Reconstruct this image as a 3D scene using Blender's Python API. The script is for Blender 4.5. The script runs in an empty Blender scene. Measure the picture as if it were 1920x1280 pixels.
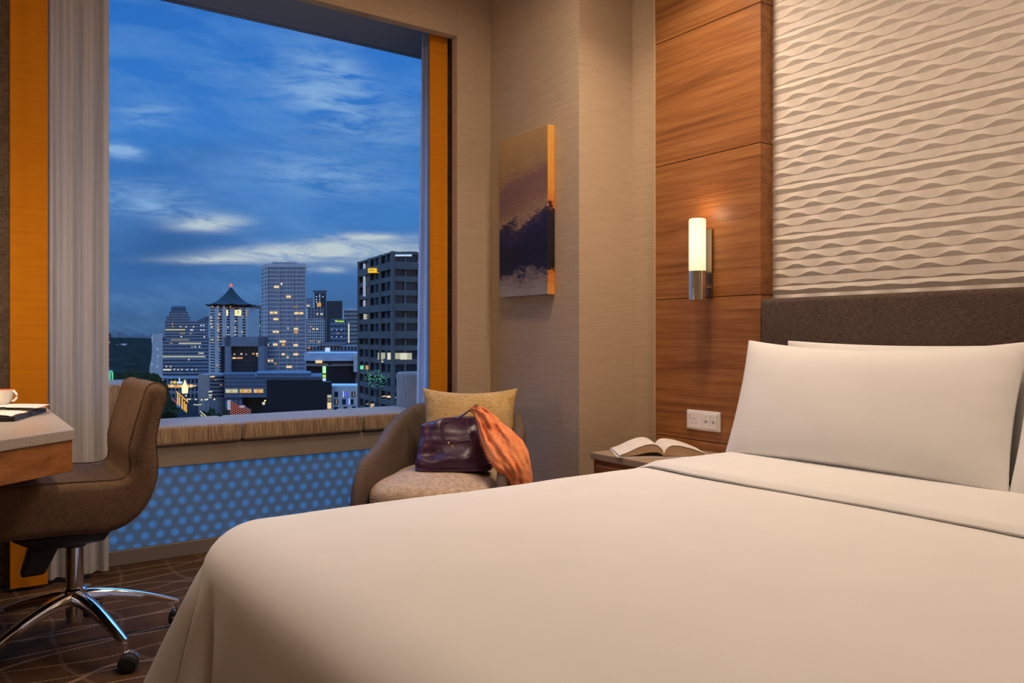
import bpy, bmesh, math, random
from mathutils import Vector, Matrix, noise
random.seed(7)
S = bpy.context.scene
COL = S.collection
PI = math.pi
# ------------------------------------------------------------------ camera frame (a real lens at 1 m height)
F = 1492.0                       # focal length in pixels of the 1920 px frame
HZ = 630.0                       # row of the horizon
YAW = math.atan2(1050.0, F)
FW = Vector((math.sin(YAW), math.cos(YAW), 0))
RT = Vector((math.cos(YAW), -math.sin(YAW), 0))
CAMZ = 1.0
def W(px, py, D):                # a measured point at depth D (metres along the view axis)
    p = FW * D + RT * ((px - 960) / F * D)
    return Vector((p.x, p.y, CAMZ + (HZ - py) / F * D))
def UW(u, w, z):                 # the city's own axes: u to the right, w away from the hotel
    p = FW * w + RT * u
    return Vector((p.x, p.y, z))

cam = bpy.data.cameras.new('camera'); co = bpy.data.objects.new('camera', cam); COL.objects.link(co)
cam.sensor_width = 36.0; cam.lens = F / 1920 * 36.0
cam.shift_y = -(640 - HZ) / 1920
co.location = (0, 0, CAMZ); co.rotation_euler = (PI / 2, 0, -YAW)
cam.clip_start = 0.02; cam.clip_end = 20000
S.camera = co
S.view_settings.view_transform = 'Standard'; S.view_settings.look = 'None'
S.view_settings.gamma = 1; S.view_settings.use_curve_mapping = False
S.view_settings.exposure = 0.0

# ------------------------------------------------------------------ mesh builder
ORG = {}
class MB:
    def __init__(s, xf=None): s.v = []; s.f = []; s.m = []; s.xf = xf
    def P(s, p):
        p = Vector(p)
        s.v.append(s.xf(p) if s.xf else p); return len(s.v) - 1
    def face(s, idx, m=0): s.f.append(tuple(idx)); s.m.append(m)
    def poly(s, pts, m=0): s.face([s.P(p) for p in pts], m)
    def box(s, x0, y0, z0, x1, y1, z1, m=0):
        i = [s.P(p) for p in ((x0,y0,z0),(x1,y0,z0),(x1,y1,z0),(x0,y1,z0),(x0,y0,z1),(x1,y0,z1),(x1,y1,z1),(x0,y1,z1))]
        for q in ((3,2,1,0),(4,5,6,7),(0,1,5,4),(1,2,6,5),(2,3,7,6),(3,0,4,7)): s.face([i[k] for k in q], m)
        return s
    def hexa(s, c, m=0):             # 8 corners: bottom 4, top 4
        i = [s.P(p) for p in c]
        for q in ((3,2,1,0),(4,5,6,7),(0,1,5,4),(1,2,6,5),(2,3,7,6),(3,0,4,7)): s.face([i[k] for k in q], m)
        return s
    def prism(s, pts, z0, z1, m=0):
        n = len(pts)
        a = [s.P((x, y, z0)) for x, y in pts]; b = [s.P((x, y, z1)) for x, y in pts]
        for k in range(n): s.face((a[k], a[(k+1) % n], b[(k+1) % n], b[k]), m)
        s.face(a[::-1], m); s.face(b, m); return s
    def grid(s, fn, nu, nv, cu=False, cv=False, m=0):
        g = [[s.P(fn(i / (nu if cu else nu - 1), j / (nv if cv else nv - 1))) for j in range(nv)] for i in range(nu)]
        for i in range(nu if cu else nu - 1):
            for j in range(nv if cv else nv - 1):
                a, b = (i + 1) % nu, (j + 1) % nv
                s.face((g[i][j], g[a][j], g[a][b], g[i][b]), m)
        return g
    def loft(s, rings, cap=True, m=0):
        g = [[s.P(p) for p in r] for r in rings]; n = len(g[0])
        for a, b in zip(g, g[1:]):
            for k in range(n): s.face((a[k], a[(k+1) % n], b[(k+1) % n], b[k]), m)
        if cap: s.face(g[0][::-1], m); s.face(g[-1], m)
        return s
    def tube(s, pts, r, n=10, m=0):
        pts = [Vector(p) for p in pts]; rr = r if isinstance(r, (list, tuple)) else [r] * len(pts)
        rings = []; up = Vector((0, 0, 1))
        for k, p in enumerate(pts):
            d = (pts[min(k+1, len(pts)-1)] - pts[max(k-1, 0)]).normalized()
            a = d.cross(up)
            if a.length < 1e-3: a = d.cross(Vector((1, 0, 0)))
            a.normalize(); b = a.cross(d).normalized()
            rings.append([p + (a * math.cos(2*PI*q/n) + b * math.sin(2*PI*q/n)) * rr[k] for q in range(n)])
        return s.loft(rings, True, m)
    def lathe(s, prof, c=(0, 0), n=32, m=0, cap=True):
        return s.loft([[(c[0] + r * math.cos(2*PI*k/n), c[1] + r * math.sin(2*PI*k/n), z) for k in range(n)] for r, z in prof], cap, m)
    def build(s, name, mat, parent=None, smooth=False, bevel=0, sub=0, weld=0, seg=2, angle=38):
        me = bpy.data.meshes.new(name)
        lo = [min(v[k] for v in s.v) for k in range(3)]; hi = [max(v[k] for v in s.v) for k in range(3)]
        org = Vector(((lo[0]+hi[0])/2, (lo[1]+hi[1])/2, lo[2] if parent is None else (lo[2]+hi[2])/2))
        me.from_pydata([v - org for v in s.v], [], s.f)
        mats = mat if isinstance(mat, (list, tuple)) else [mat]
        for q in mats: me.materials.append(q)
        for p, k in zip(me.polygons, s.m): p.material_index = k
        bm = bmesh.new(); bm.from_mesh(me)
        if weld: bmesh.ops.remove_doubles(bm, verts=bm.verts, dist=weld)
        bmesh.ops.recalc_face_normals(bm, faces=bm.faces); bm.to_mesh(me); bm.free()
        if smooth:
            for p in me.polygons: p.use_smooth = True
            me.set_sharp_from_angle(angle=math.radians(angle))
        o = bpy.data.objects.new(name, me); COL.objects.link(o)
        if parent: o.parent = parent; o.location = org - ORG[parent.name]
        else: o.location = org
        ORG[o.name] = org
        if bevel:
            b = o.modifiers.new('bevel', 'BEVEL'); b.width = bevel; b.segments = seg; b.limit_method = 'ANGLE'; b.angle_limit = math.radians(35)
        if sub:
            b = o.modifiers.new('sub', 'SUBSURF'); b.levels = sub; b.render_levels = sub
        return o
def tag(o, label, cat, group=None, kind=None):
    o['label'] = label; o['category'] = cat
    if group: o['group'] = group
    if kind: o['kind'] = kind
    return o
def struct(o): o['kind'] = 'structure'; return o
def empty(name, loc, label=None, cat=None, group=None):
    o = bpy.data.objects.new(name, None); COL.objects.link(o); o.location = loc; o.empty_display_size = .05
    ORG[o.name] = Vector(loc)
    if label: tag(o, label, cat, group)
    return o
def copy_tree(o, parent=None):
    c = o.copy(); COL.objects.link(c)
    if parent: c.parent = parent
    for ch in list(o.children): copy_tree(ch, c)
    return c
def sstep(x): x = max(0, min(1, x)); return x * x * (3 - 2 * x)
def lerp(a, b, t): return a + (b - a) * t
def interp(xs, ys, x):
    if x <= xs[0]: return ys[0]
    for a, b, p, q in zip(xs, xs[1:], ys, ys[1:]):
        if x <= b: return lerp(p, q, (x - a) / (b - a))
    return ys[-1]
def crom(P, n):                      # Catmull-Rom through points (lists of floats)
    out = []; K = len(P)
    for i in range(n):
        t = i / (n - 1) * (K - 1); k = min(int(t), K - 2); f = t - k
        p = [P[max(0, min(K-1, k + j))] for j in (-1, 0, 1, 2)]
        out.append([.5 * (2*b + (c-a)*f + (2*a-5*b+4*c-d)*f*f + (3*b-a-3*c+d)*f**3) for a, b, c, d in zip(*p)])
    return out

# ------------------------------------------------------------------ materials
class N:
    def __init__(s, name):
        s.m = bpy.data.materials.new(name); s.m.use_nodes = True; s.t = s.m.node_tree; s.t.nodes.clear()
        s.out = s.t.nodes.new('ShaderNodeOutputMaterial')
    def n(s, kind, **kw):
        d = s.t.nodes.new('ShaderNode' + kind)
        for k, v in kw.items():
            if k.startswith('_'): setattr(d, k[1:], v)
            else:
                key = int(k[1:]) if k[0] == 'i' and k[1:].isdigit() else k.replace('__', ' ')
                s.set(d.inputs[key], v)
        return d
    def set(s, sock, v):
        if isinstance(v, bpy.types.NodeSocket): s.t.links.new(v, sock)
        elif isinstance(v, bpy.types.Node): s.t.links.new(v.outputs[0], sock)
        else:
            if hasattr(sock.default_value, '__len__') and len(sock.default_value) == 4 and len(v) == 3: v = (*v, 1)
            sock.default_value = v
    def math(s, op, a, b=None, c=None):
        d = s.t.nodes.new('ShaderNodeMath'); d.operation = op; s.set(d.inputs[0], a)
        if b is not None: s.set(d.inputs[1], b)
        if c is not None: s.set(d.inputs[2], c)
        return d
    def co(s, scale=(1, 1, 1), rot=(0, 0, 0), kind='Object', loc=(0, 0, 0)):
        t = s.n('TexCoord'); m = s.n('Mapping', Vector=t.outputs[kind], Scale=scale, Rotation=rot, Location=loc); return m.outputs[0]
    def ramp(s, fac, stops):
        r = s.n('ValToRGB'); s.set(r.inputs[0], fac); e = r.color_ramp.elements
        while len(e) < len(stops): e.new(.5)
        for q, (p, c) in zip(e, stops): q.position = p; q.color = (*c, 1)
        return r
    def mix(s, fac, a, b):
        d = s.n('Mix', _data_type='RGBA'); s.set(d.inputs[0], fac); s.set(d.inputs[6], a); s.set(d.inputs[7], b); return d.outputs[2]
    def bump(s, h, strength=.3, dist=.002):
        return s.n('Bump', Height=h, Strength=strength, Distance=dist).outputs[0]
    def pbr(s, color, rough=.6, metal=0, normal=None, spec=.5, **kw):
        b = s.n('BsdfPrincipled', Base__Color=color, Roughness=rough, Metallic=metal, **kw)
        s.set(b.inputs['Specular IOR Level'], spec)
        if normal is not None: s.set(b.inputs['Normal'], normal)
        s.set(s.out.inputs[0], b.outputs[0]); return s.m
def plain(name, c, rough=.6, metal=0, spec=.5):
    return N(name).pbr(c, rough, metal, spec=spec)
def glow(name, c, k):
    q = N(name); e = q.n('Emission', Color=c, Strength=k); q.set(q.out.inputs[0], e.outputs[0]); return q.m
def mottled(name, c1, c2, scale=(40, 40, 40), rough=.7, bump=.2, dist=.002, metal=0, spec=.4, detail=4):
    q = N(name); t = q.n('TexNoise', Vector=q.co(scale), Scale=1.0, Detail=detail)
    return q.pbr(q.ramp(t.outputs[0], [(.32, c1), (.68, c2)]), rough, metal, q.bump(t.outputs[0], bump, dist), spec)
def woven(name, c1, c2, fx=900, fz=900, rough=.85, bump=.35, var=.35):
    q = N(name); v = q.co()
    a = q.n('TexNoise', Vector=q.co((fx, fx, fz * .12)), Scale=1, Detail=2)
    b = q.n('TexNoise', Vector=q.co((fx * .1, fx * .1, fz)), Scale=1, Detail=2)
    c = q.n('TexNoise', Vector=v, Scale=9, Detail=3)
    h = q.math('MULTIPLY', q.math('ADD', a.outputs[0], b.outputs[0]), .5)
    g = q.math('ADD', h, q.math('MULTIPLY', q.math('SUBTRACT', c.outputs[0], .5), var))
    return q.pbr(q.ramp(g, [(.36, c1), (.62, c2)]), rough, 0, q.bump(h, bump, .002), .25)
def wood(name, c1, c2, c3, axis='y', scale=1.0, rough=.42):
    q = N(name); s = {'y': (14, .9, 26), 'x': (.9, 14, 26), 'z': (26, 26, .9)}[axis]
    s = tuple(k * scale for k in s)
    t = q.n('TexNoise', Vector=q.co(s), Scale=1.0, Detail=6, Roughness=.62, Distortion=.6)
    f = q.n('TexNoise', Vector=q.co(tuple(k * 7 for k in s)), Scale=1.0, Detail=3)
    g = q.math('ADD', q.math('MULTIPLY', t.outputs[0], .78), q.math('MULTIPLY', f.outputs[0], .22))
    return q.pbr(q.ramp(g, [(.36, c1), (.5, c2), (.64, c3)]), rough, 0, q.bump(g, .12, .001), .4)

M = {}
def wallpaper(name, c1, c2, axis):
    q = N(name); s = (6, 6, 420)
    t = q.n('TexNoise', Vector=q.co(s), Scale=1.0, Detail=3, Roughness=.6)
    u = q.n('TexNoise', Vector=q.co((60, 60, 900)), Scale=1.0, Detail=2)
    g = q.math('ADD', q.math('MULTIPLY', t.outputs[0], .65), q.math('MULTIPLY', u.outputs[0], .35))
    return q.pbr(q.ramp(g, [(.34, c1), (.64, c2)]), .75, 0, q.bump(g, .35, .002), .25)
M['paper'] = wallpaper('grasscloth wallpaper', (.43, .315, .205), (.56, .425, .295), 'y')
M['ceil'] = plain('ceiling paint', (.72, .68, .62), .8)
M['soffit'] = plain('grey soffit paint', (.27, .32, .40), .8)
M['apron'] = mottled('painted sill', (.29, .235, .18), (.33, .27, .21), (8, 8, 8), .6, .02)
M['teak'] = wood('teak veneer', (.19, .067, .017), (.30, .112, .029), (.39, .165, .050), 'y')
M['teakx'] = wood('teak veneer lengthwise', (.26, .090, .018), (.36, .135, .030), (.44, .18, .048), 'x')
M['seam'] = plain('dark seam', (.05, .025, .012), .8)
M['wave'] = mottled('cream plaster relief', (.60, .53, .46), (.66, .585, .51), (30, 30, 30), .7, .03)
M['head'] = woven('dark brown woven upholstery', (.038, .024, .019), (.120, .080, .064), 520, 520, .9, .35, .08)
M['linen'] = mottled('white cotton', (.79, .775, .75), (.82, .805, .78), (4, 4, 4), .75, .03, spec=.25)
M['brownfab'] = woven('brown chair weave', (.082, .046, .025), (.21, .128, .074), 800, 800, .85, .35, .15)
M['taupe'] = woven('taupe upholstery', (.085, .058, .043), (.175, .124, .092), 900, 900, .85, .35, .12)
M['gold'] = woven('golden woven cushion', (.42, .26, .09), (.72, .49, .21), 500, 260)
M['chrome'] = plain('chrome', (.82, .83, .85), .08, 1)
M['brass'] = plain('brass', (.75, .55, .25), .2, 1)
M['black'] = plain('black plastic', (.012, .012, .013), .45)
M['rubber'] = plain('black rubber', (.01, .01, .01), .7)
M['leatherblk'] = mottled('black leather', (.010, .010, .012), (.018, .018, .02), (200, 200, 200), .38, .2)
M['whiteplastic'] = plain('white plastic', (.80, .76, .72), .35)
M['darkmark'] = plain('dark print', (.02, .02, .02), .6)
M['page'] = mottled('book page', (.80, .72, .62), (.84, .77, .67), (10, 10, 10), .8, .02)
M['porcelain'] = plain('white porcelain', (.82, .80, .77), .15)
M['cuporange'] = plain('orange cup inside', (.75, .22, .05), .3)  # even orange tone for the inside of the cup
def _pageedge():
    q = N('page edges'); t = q.n('TexNoise', Vector=q.co((3, 3, 1500)), Scale=1.0, Detail=2)
    return q.pbr(q.ramp(t.outputs[0], [(.3, (.42, .28, .16)), (.7, (.66, .48, .31))]), .85)
M['pageedge'] = _pageedge()
def _ribs():
    q = N('ribbed tan upholstery')
    t = q.n('TexNoise', Vector=q.co((170, 170, 10)), Scale=1.0, Detail=2)
    u = q.n('TexNoise', Vector=q.co((700, 700, 250)), Scale=1.0, Detail=2)
    g = q.math('ADD', q.math('MULTIPLY', t.outputs[0], .6), q.math('MULTIPLY', u.outputs[0], .4))
    return q.pbr(q.ramp(g, [(.38, (.20, .125, .070)), (.62, (.53, .37, .225))]), .85, 0, q.bump(g, .5, .003), .25, Sheen__Weight=.9, Sheen__Roughness=.35)
M['ribs'] = _ribs()
def _chev():
    q = N('beige chevron weave'); t = q.n('TexCoord'); s = q.n('SeparateXYZ'); q.set(s.inputs[0], t.outputs['Object'])
    w = q.n('TexNoise', Vector=t.outputs['Object'], Scale=60, Detail=2)
    zig = q.math('PINGPONG', q.math('ADD', q.math('MULTIPLY', s.outputs[0], 62), q.math('MULTIPLY', s.outputs[1], -62)), .5)
    st = q.math('ADD', q.math('MULTIPLY', q.math('ADD', s.outputs[0], s.outputs[1]), 70), q.math('MULTIPLY', s.outputs[2], 60))
    v = q.math('SINE', q.math('MULTIPLY', q.math('ADD', st, q.math('MULTIPLY', zig, 1.6)), 6.28))
    g = q.math('ADD', q.math('MULTIPLY', v, .34), w.outputs[0])
    return q.pbr(q.ramp(g, [(.24, (.30, .19, .11)), (.76, (.74, .55, .36))]), .85, 0, q.bump(g, .3, .002), .25)
M['chev'] = _chev()
def _leather():
    q = N('purple leather'); t = q.n('TexNoise', Vector=q.co((220, 220, 220)), Scale=1, Detail=3)
    u = q.n('TexNoise', Vector=q.co((14, 14, 14)), Scale=1, Detail=3)
    return q.pbr(q.ramp(u.outputs[0], [(.3, (.034, .009, .029)), (.7, (.068, .018, .048))]), .32, 0, q.bump(t.outputs[0], .25, .002), .5)
M['leather'] = _leather()
M['scarf'] = woven('orange gauze', (.72, .17, .05), (1.0, .38, .15), 700, 700, .9, .6, .6)
M['orange'] = mottled('orange fabric', (.60, .20, .003), (.68, .24, .004), (3, 3, 60), .8, .05, spec=.2)
M['drape'] = woven('brown drape', (.13, .085, .058), (.26, .185, .135), 500, 200)
M['stone'] = mottled('speckled stone', (.36, .31, .26), (.56, .50, .44), (260, 260, 260), .3, .02, spec=.5)
M['quartz'] = mottled('speckled stone nightstand top', (.30, .20, .12), (.50, .35, .22), (240, 240, 240), .35, .05)
M['tile'] = plain('apartment concrete', (.3, .3, .3), .8)
def _sheer(nm, tl_, tr_):
    q = N(nm); t = q.n('TexNoise', Vector=q.co((900, 60, 3)), Scale=1, Detail=2)
    c = q.ramp(t.outputs[0], [(.35, (.62, .58, .54) if tl_ < .5 else (.82, .82, .84)), (.65, (.78, .75, .71) if tl_ < .5 else (.92, .92, .94))])
    d = q.n('BsdfDiffuse', Color=c); tl = q.n('BsdfTranslucent', Color=c); tr = q.n('BsdfTransparent', Color=(.95, .95, .95, 1))
    a = q.n('MixShader'); q.set(a.inputs[0], tl_); q.set(a.inputs[1], d.outputs[0]); q.set(a.inputs[2], tl.outputs[0])
    b = q.n('MixShader'); q.set(b.inputs[0], tr_); q.set(b.inputs[1], a.outputs[0]); q.set(b.inputs[2], tr.outputs[0])
    q.set(q.out.inputs[0], b.outputs[0]); return q.m
M['sheer'] = _sheer('gathered sheer voile', .28, .10); M['sheer1'] = _sheer('thin sheer voile', .86, .16)
def _glass():
    q = N('window glass'); tr = q.n('BsdfTransparent', Color=(.97, .98, .99, 1)); g = q.n('BsdfGlossy', Roughness=.55, Color=(1, 1, 1, 1))
    b = q.n('MixShader'); q.set(b.inputs[0], .006); q.set(b.inputs[1], tr.outputs[0]); q.set(b.inputs[2], g.outputs[0])
    q.set(q.out.inputs[0], b.outputs[0]); return q.m
M['glass'] = _glass()
def _dots():                         # dotted frosted panel; blue light from outside is put in as emission
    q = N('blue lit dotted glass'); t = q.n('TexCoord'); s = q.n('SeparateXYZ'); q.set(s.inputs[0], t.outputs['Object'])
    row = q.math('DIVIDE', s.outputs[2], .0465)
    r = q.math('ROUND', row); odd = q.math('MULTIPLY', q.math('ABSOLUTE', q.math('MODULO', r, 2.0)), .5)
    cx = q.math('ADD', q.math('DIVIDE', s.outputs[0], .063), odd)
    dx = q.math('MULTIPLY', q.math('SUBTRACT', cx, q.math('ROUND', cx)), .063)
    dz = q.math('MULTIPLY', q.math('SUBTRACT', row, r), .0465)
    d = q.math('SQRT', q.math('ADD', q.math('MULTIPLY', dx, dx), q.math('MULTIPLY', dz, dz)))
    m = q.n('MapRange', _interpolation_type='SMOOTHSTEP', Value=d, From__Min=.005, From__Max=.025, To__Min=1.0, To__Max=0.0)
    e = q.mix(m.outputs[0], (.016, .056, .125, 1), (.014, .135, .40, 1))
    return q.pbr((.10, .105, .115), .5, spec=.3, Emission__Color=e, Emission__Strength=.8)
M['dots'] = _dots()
def _carpet():
    q = N('patterned brown carpet'); t = q.n('TexCoord'); s = q.n('SeparateXYZ')
    w = q.n('TexNoise', Vector=t.outputs['Object'], Scale=1.7, Detail=1)
    q.set(s.inputs[0], t.outputs['Object'])
    fib = q.n('TexNoise', Vector=t.outputs['Object'], Scale=260, Detail=2)
    def lines(along, across, freq, wob, wid, slope):
        y = q.math('ADD', q.math('MULTIPLY', across, freq), q.math('MULTIPLY', w.outputs[0], wob))
        y = q.math('ADD', y, q.math('MULTIPLY', along, slope))
        d = q.math('ABSOLUTE', q.math('SUBTRACT', q.math('FRACT', y), .5))
        return q.n('MapRange', Value=d, From__Min=wid * .5, From__Max=wid, To__Min=1.0, To__Max=0.0).outputs[0]
    X, Y = s.outputs[0], s.outputs[1]
    a = lines(X, Y, 7.5, 2.6, .045, .3); a2 = lines(X, Y, 4.2, -2.2, .028, -.9); b = lines(Y, X, 5.5, 1.8, .05, .5)
    la = q.math('MAXIMUM', a, a2); la = q.math('MAXIMUM', la, q.math('MULTIPLY', b, .3))
    dot = q.math('ADD', q.math('MULTIPLY', q.math('SINE', q.math('MULTIPLY', q.math('ADD', X, q.math('MULTIPLY', Y, .6)), 520)), .35), .65)
    la = q.math('MULTIPLY', q.math('MULTIPLY', la, dot), q.math('MULTIPLY', fib.outputs[0], 1.5))
    ch = q.n('TexVoronoi', Vector=q.co((5, 8, 1)), Scale=1.0, _distance='CHEBYCHEV')
    base = q.mix(ch.outputs['Color'], (.075, .037, .017, 1), (.125, .064, .030, 1))
    base = q.mix(q.math('MULTIPLY', fib.outputs[0], .6), base, (.05, .027, .015, 1))
    col = q.mix(la, base, (.42, .29, .19, 1))
    return q.pbr(col, .95, 0, q.bump(fib.outputs[0], .6, .004), .1)
M['carpet'] = _carpet()
def _art():                          # abstract canvas in rough bands of paint
    q = N('abstract painted canvas'); t = q.n('TexCoord'); s = q.n('SeparateXYZ'); q.set(s.inputs[0], t.outputs['Object'])
    n1 = q.n('TexNoise', Vector=q.co((5, 5, 9)), Scale=1, Detail=5, Roughness=.65)
    n2 = q.n('TexNoise', Vector=q.co((40, 26, 60)), Scale=1, Detail=4, Roughness=.7)
    z = q.math('ADD', s.outputs[2], q.math('MULTIPLY', q.math('SUBTRACT', n1.outputs[0], .5), .24))
    z = q.math('ADD', z, q.math('MULTIPLY', q.math('SUBTRACT', n2.outputs[0], .5), .17))
    k = q.n('MapRange', Value=s.outputs[2], From__Min=-.28, From__Max=-.02)
    z = q.math('ADD', z, q.math('MULTIPLY', s.outputs[1], q.math('MULTIPLY', k.outputs[0], .19)))
    f = q.math('DIVIDE', q.math('ADD', z, .406), .812)
    c = q.ramp(f, [(0, (.36, .32, .28)), (.085, (.27, .21, .19)), (.15, (.016, .016, .05)), (.27, (.010, .010, .028)), (.40, (.022, .018, .065)),
                   (.455, (.07, .04, .07)), (.485, (.40, .25, .15)), (.54, (.29, .155, .105)), (.68, (.235, .125, .11)), (.78, (.40, .24, .11)), (1, (.52, .32, .13))])
    h = q.math('ADD', n1.outputs[0], n2.outputs[0])
    e = q.ramp(f, [(0, (.75, .30, .06)), (.13, (.55, .16, .03)), (.15, (.014, .010, .014)), (.46, (.02, .012, .02)), (.48, (.65, .16, .03)), (.6, (.70, .30, .05)), (1, (.75, .38, .07))])
    g = q.n('NewGeometry'); sn = q.n('SeparateXYZ'); q.set(sn.inputs[0], g.outputs['True Normal'])
    side = q.math('GREATER_THAN', q.math('ABSOLUTE', sn.outputs[1]), .5)
    return q.pbr(q.mix(side, c.outputs[0], e.outputs[0]), .6, 0, q.bump(h, .5, .004), .3)
M['art'] = _art()
def _shade():
    q = N('opal glass shade'); t = q.n('TexCoord'); s = q.n('SeparateXYZ'); q.set(s.inputs[0], t.outputs['Object'])
    f = q.n('MapRange', Value=s.outputs[2], From__Min=-.11, From__Max=.11)
    c = q.ramp(f.outputs[0], [(0, (.85, .72, .38)), (.25, (1, .86, .54)), (.6, (1, .88, .60)), (1, (1, .72, .36))])
    return q.pbr((.8, .75, .65), .25, Emission__Color=c.outputs[0], Emission__Strength=.92)
M['shade'] = _shade()
# ================================================================== room shell
PY = 3.56; PT = .055              # portal plane of the window wall and its thickness
XA = 2.367; YJ = 2.825; XH = 2.704; XW = 2.667; XV = 2.745
CZ = 2.90; GX0, GX1 = -.10, 2.32  # bay window between these
LEFT, BACK = -1.7, -2.6
struct(MB().box(LEFT, BACK, -.08, XV + .1, 3.86, 0).build('floor', M['carpet']))
struct(MB().box(LEFT, BACK, CZ, XV + .1, 3.86, CZ + .08).build('ceiling', M['ceil']))
struct(MB().box(LEFT - .1, BACK, 0, LEFT, 3.86, CZ).build('wall_left', M['paper']))
struct(MB().box(LEFT, BACK - .1, 0, XV + .1, BACK, CZ).build('wall_back', M['paper']))
w = MB()                          # headboard wall with the column that carries the picture
w.prism([(XV + .012, BACK), (XV + .1, BACK), (XV + .1, YJ + .3), (XH, YJ + .3), (XH, 2.633), (XV + .012, 2.633)][::1], 0, CZ)
struct(w.build('wall_right', M['paper']))
struct(MB().prism([(XA, YJ), (XV + .1, YJ), (XV + .1, 3.86), (XA, 3.86)], 0, CZ).build('wall_column', M['paper']))
OX0, OX1, OZ = -.16, 2.156, 2.565 # opening in the window wall
w = MB()
w.prism([(OX1, PY), (XA, PY), (XA, PY + PT), (OX1, PY + PT)], 0, CZ)
w.prism([(LEFT, PY), (OX0, PY), (OX0, PY + PT), (LEFT, PY + PT)], 0, CZ)
w.box(OX0, PY, OZ, OX1, PY + PT, CZ)
struct(w.build('wall_front', M['paper'], bevel=.003))
# teak cladding: four boards with dark joints between them
zs = [.0, .543, 1.166, 1.78, 2.347, CZ]
for k in range(5):
    struct(MB().box(XW, 2.047, zs[k] + .003, XV + .0105, 2.6325, zs[k+1]).build('trim_%d' % (k + 1), M['teak'], bevel=.002))
struct(MB().box(XW + .006, 2.05, 0, XV + .011, 2.632, CZ - .01).build('trim_6', M['seam']))
struct(MB().box(XW - .004, 2.6335, 0, XH - .0005, 2.640, CZ).build('trim_7', plain('pale edge strip', (.55, .38, .24), .5)))
# cream wave relief panel
def wave_panel():
    p = .0338; y0, y1 = -.35, 2.0465; nu = 340; rows = int((CZ - 1.10) / p); g = MB(); L = .152; zlo = 1.10
    def dark(i, y):                   # height of the undercut below each crest: a chain of lens shapes over a straight valley
        s_ = .5 + .5 * math.sin(2 * PI * y / L + PI * i + .25 * math.sin(i * 1.3)); k = i % 6
        if k == 2: return .0150 + .0055 * s_
        if k == 3: return .0030 + .0068 * s_
        return .0018 + .0165 * s_ ** 1.15
    stack = []
    for i in range(rows + 1):
        zb = zlo + i * p
        c = lambda y, zb=zb, i=i: zb + dark(i, y)
        for f in (0, .5, 1): stack.append((lambda y, zb=zb, c=c, f=f: lerp(zb, c(y), f), lambda y, i=i, f=f: f * (.0010 + .30 * dark(i, y))))
        top = zb + p if i < rows else CZ
        stack.append((lambda y, c=c, top=top: lerp(c(y), top, .5), lambda y, i=i: .5 * (.0010 + .30 * dark(i, y))))
    ids = [[g.P((XV - d(y), y, min(f(y), CZ))) for y in (lerp(y0, y1, k / (nu - 1)) for k in range(nu))] for f, d in stack]
    for a, b in zip(ids, ids[1:]):
        for k in range(nu - 1): g.face((a[k], a[k+1], b[k+1], b[k]))
    back = [[g.P((XV + .011, y, z)) for y in (y0, y1)] for z in (zlo - .02, CZ)]
    g.face((back[0][0], back[0][1], back[1][1], back[1][0]))
    g.face([r[-1] for r in ids] + [back[1][1], back[0][1]]); g.face([r[0] for r in ids][::-1] + [back[0][0], back[1][0]])
    return g
struct(wave_panel().build('trim_8', M['wave'], smooth=True, angle=9))

# ------------------------------------------------------------------ bay window, bench, lower lit panel
fr = MB()
fr.box(GX0 - .1, 4.19, -.1, GX1 + .1, 4.23, .50)                 # spandrel under the glass
fr.box(GX0 - .06, 3.80, .4, GX0, 4.23, 2.72); fr.box(GX1, 3.80, .4, GX1 + .06, 4.23, 2.72)   # bay cheeks
struct(fr.build('window_1', plain('window frame grey', (.16, .18, .21), .5)))
wp = bpy.data.objects['window_1']
MB().box(GX0, 4.196, .50, GX1, 4.206, 2.668).build('glass_pane', M['glass'], wp)
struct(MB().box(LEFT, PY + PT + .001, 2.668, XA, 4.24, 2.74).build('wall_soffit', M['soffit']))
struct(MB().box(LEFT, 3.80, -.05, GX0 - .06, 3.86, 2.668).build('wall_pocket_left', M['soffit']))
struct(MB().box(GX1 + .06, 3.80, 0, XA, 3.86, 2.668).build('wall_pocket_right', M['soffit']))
struct(MB().box(GX0, 3.812, .411, GX1, 4.19, .507).build('wall_sill', M['apron'], bevel=.004))
fr = MB(); fr.box(GX0 - .06, 3.815, 0, XA, 3.86, .066)
struct(fr.build('baseboard_window', plain('grey brown frame', (.22, .18, .15), .5), bevel=.003))
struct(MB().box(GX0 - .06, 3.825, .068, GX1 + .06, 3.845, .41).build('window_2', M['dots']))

def cushion_block(x0, y0, z0, x1, y1, z1, label, group, tex='ribs', name='bench_cushion', cat='cushion'):
    o = MB().box(x0, y0, z0, x1, y1, z1).build(name, M[tex], bevel=.016, seg=4)
    tag(o, label, cat, group)
    for p in o.data.polygons: p.use_smooth = True
    return o
bx = [.725, 1.117, 1.733, 2.115]
cl = ['ribbed tan window seat cushion directly behind the office chair, left of the long middle one',
      'longest ribbed tan window seat cushion, in the middle of the sill',
      'ribbed tan window seat cushion at the right end beside the armchair']
for k in range(3):
    cushion_block(bx[k] + .002, 3.785, .509, bx[k+1] - .002, 4.188, .596, cl[k], 'ribbed seat cushions on the window sill')
cushion_block(GX0 + .002, 3.785, .509, .723, 4.188, .793, 'tall ribbed tan bolster block at the left, behind the office chair', 'bolster blocks of the window seat', name='window_seat_bolster', cat='bolster')
cushion_block(2.117, 3.785, .509, GX1 - .002, 4.188, .793, 'tall ribbed bolster block half behind the right sheer curtain', 'bolster blocks of the window seat', name='window_seat_bolster', cat='bolster')

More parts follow.
